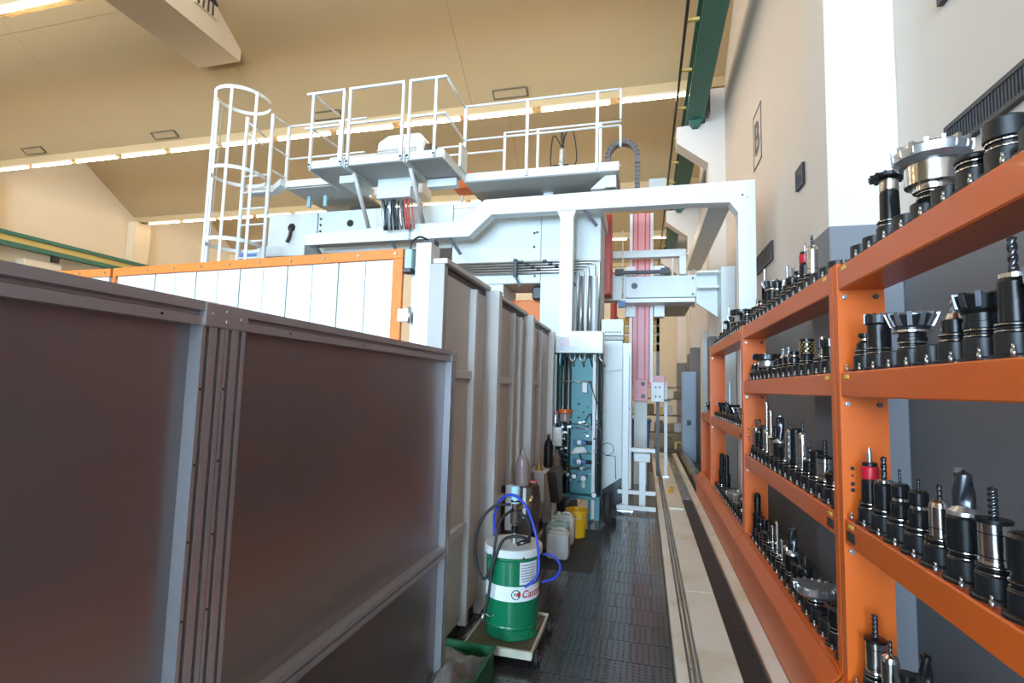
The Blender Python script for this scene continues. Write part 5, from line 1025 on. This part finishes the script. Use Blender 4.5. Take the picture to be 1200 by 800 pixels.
# far end: pillars, bin, shelving
struct(build(MB().box(1.30, WX, 15.6, 16.1, 0, 6.0), 'trim_20', M['wall']))
t = thing('locker', 'blue grey steel locker on the right far behind the racks', 'cabinet', (1.2, 14.5, 0))
build(MB().box(0.98, 1.32, 14.3, 14.9, 0.0, 2.35), 'body', M['bluecab'], t, 0.01); build(MB().box(1.0, 1.3, 14.28, 14.3, 0.05, 2.3), 'door', M['bluecab'], t, 0.005); build(MB().box(1.08, 1.18, 14.27, 14.28, 0.95, 1.08), 'lock', M['blacksoft'], t)
tag(build(MB().box(1.34, 1.60, 13.0, 13.5, 0.0, 3.3), 'pillar_cover', M['machine'], bev=0.01), 'pale square pillar cover beside the blue grey locker', 'pillar')
t = thing('wheelie_bin', 'dark blue plastic bin far down the aisle', 'bin', (-0.1, 14.2, 0))
build(MB().prism([(-0.30, 0.08), (0.10, 0.08), (0.16, 1.0), (-0.36, 1.0)], 'y', 14.0, 14.5), 'body', M['binblue'], t, 0.02); build(MB().box(-0.38, 0.18, 13.95, 14.55, 1.0, 1.07), 'lid', M['binblue'], t, 0.02)
for x_ in (-0.26, 0.06): build(MB().cyl((x_-0.03, 14.4, 0.08), (x_+0.03, 14.4, 0.08), 0.08, n=14), 'wheel', M['rubber'], t)
t = thing('shelf_unit', 'brown shelving with boxes behind the blue bin', 'shelf', (0.2, 16.5, 0))
for x_ in (-0.9, 1.2): build(MB().box(x_-0.03, x_+0.03, 16.2, 16.8, 0, 2.0), 'upright', M['brown'], t)
for z_ in (0.1, 0.6, 1.1, 1.6, 1.95): build(MB().box(-0.9, 1.2, 16.2, 16.8, z_-0.03, z_), 'shelf_board', M['brown'], t)
for i in range(7):
    x_ = -0.75+i*0.27
    for j, z_ in enumerate((0.1, 0.6, 1.1, 1.6)):
        if (i*3+j) % 4: tag(build(MB().box(x_, x_+0.22, 16.25, 16.6, z_+0.001, z_+0.22+0.05*((i+j) % 3)), 'carton', M[['duct', 'wood', 'craneyellow', 'grey'][(i+j) % 4]], bev=0.006), '%s storage carton, %s from left on the %s board of the brown shelving' % (['cream', 'brown', 'yellowish', 'grey'][(i+j) % 4], ordn[i], ['lowest', 'second', 'third', 'fourth'][j]), 'carton', 'cartons on the far shelving')
# clutter seen over the orange door on the far left
for i, (x_, w_) in enumerate(((-12.4, 1.2), (-10.9, 0.7), (-9.6, 0.9), (-14.2, 0.8))):
    tag(build(MB().box(x_, x_+w_, 13.0, 13.8, 0, 4.55-0.06*i), 'distant_machine', M['grey' if i % 2 else 'blacksoft'], bev=0.05), ['low dark machine top seen over the door, widest of four', 'grey machine top seen over the door, second from right', 'dark machine top nearest the ladder seen over the door', 'grey machine top farthest left seen over the door'][i], 'machine')
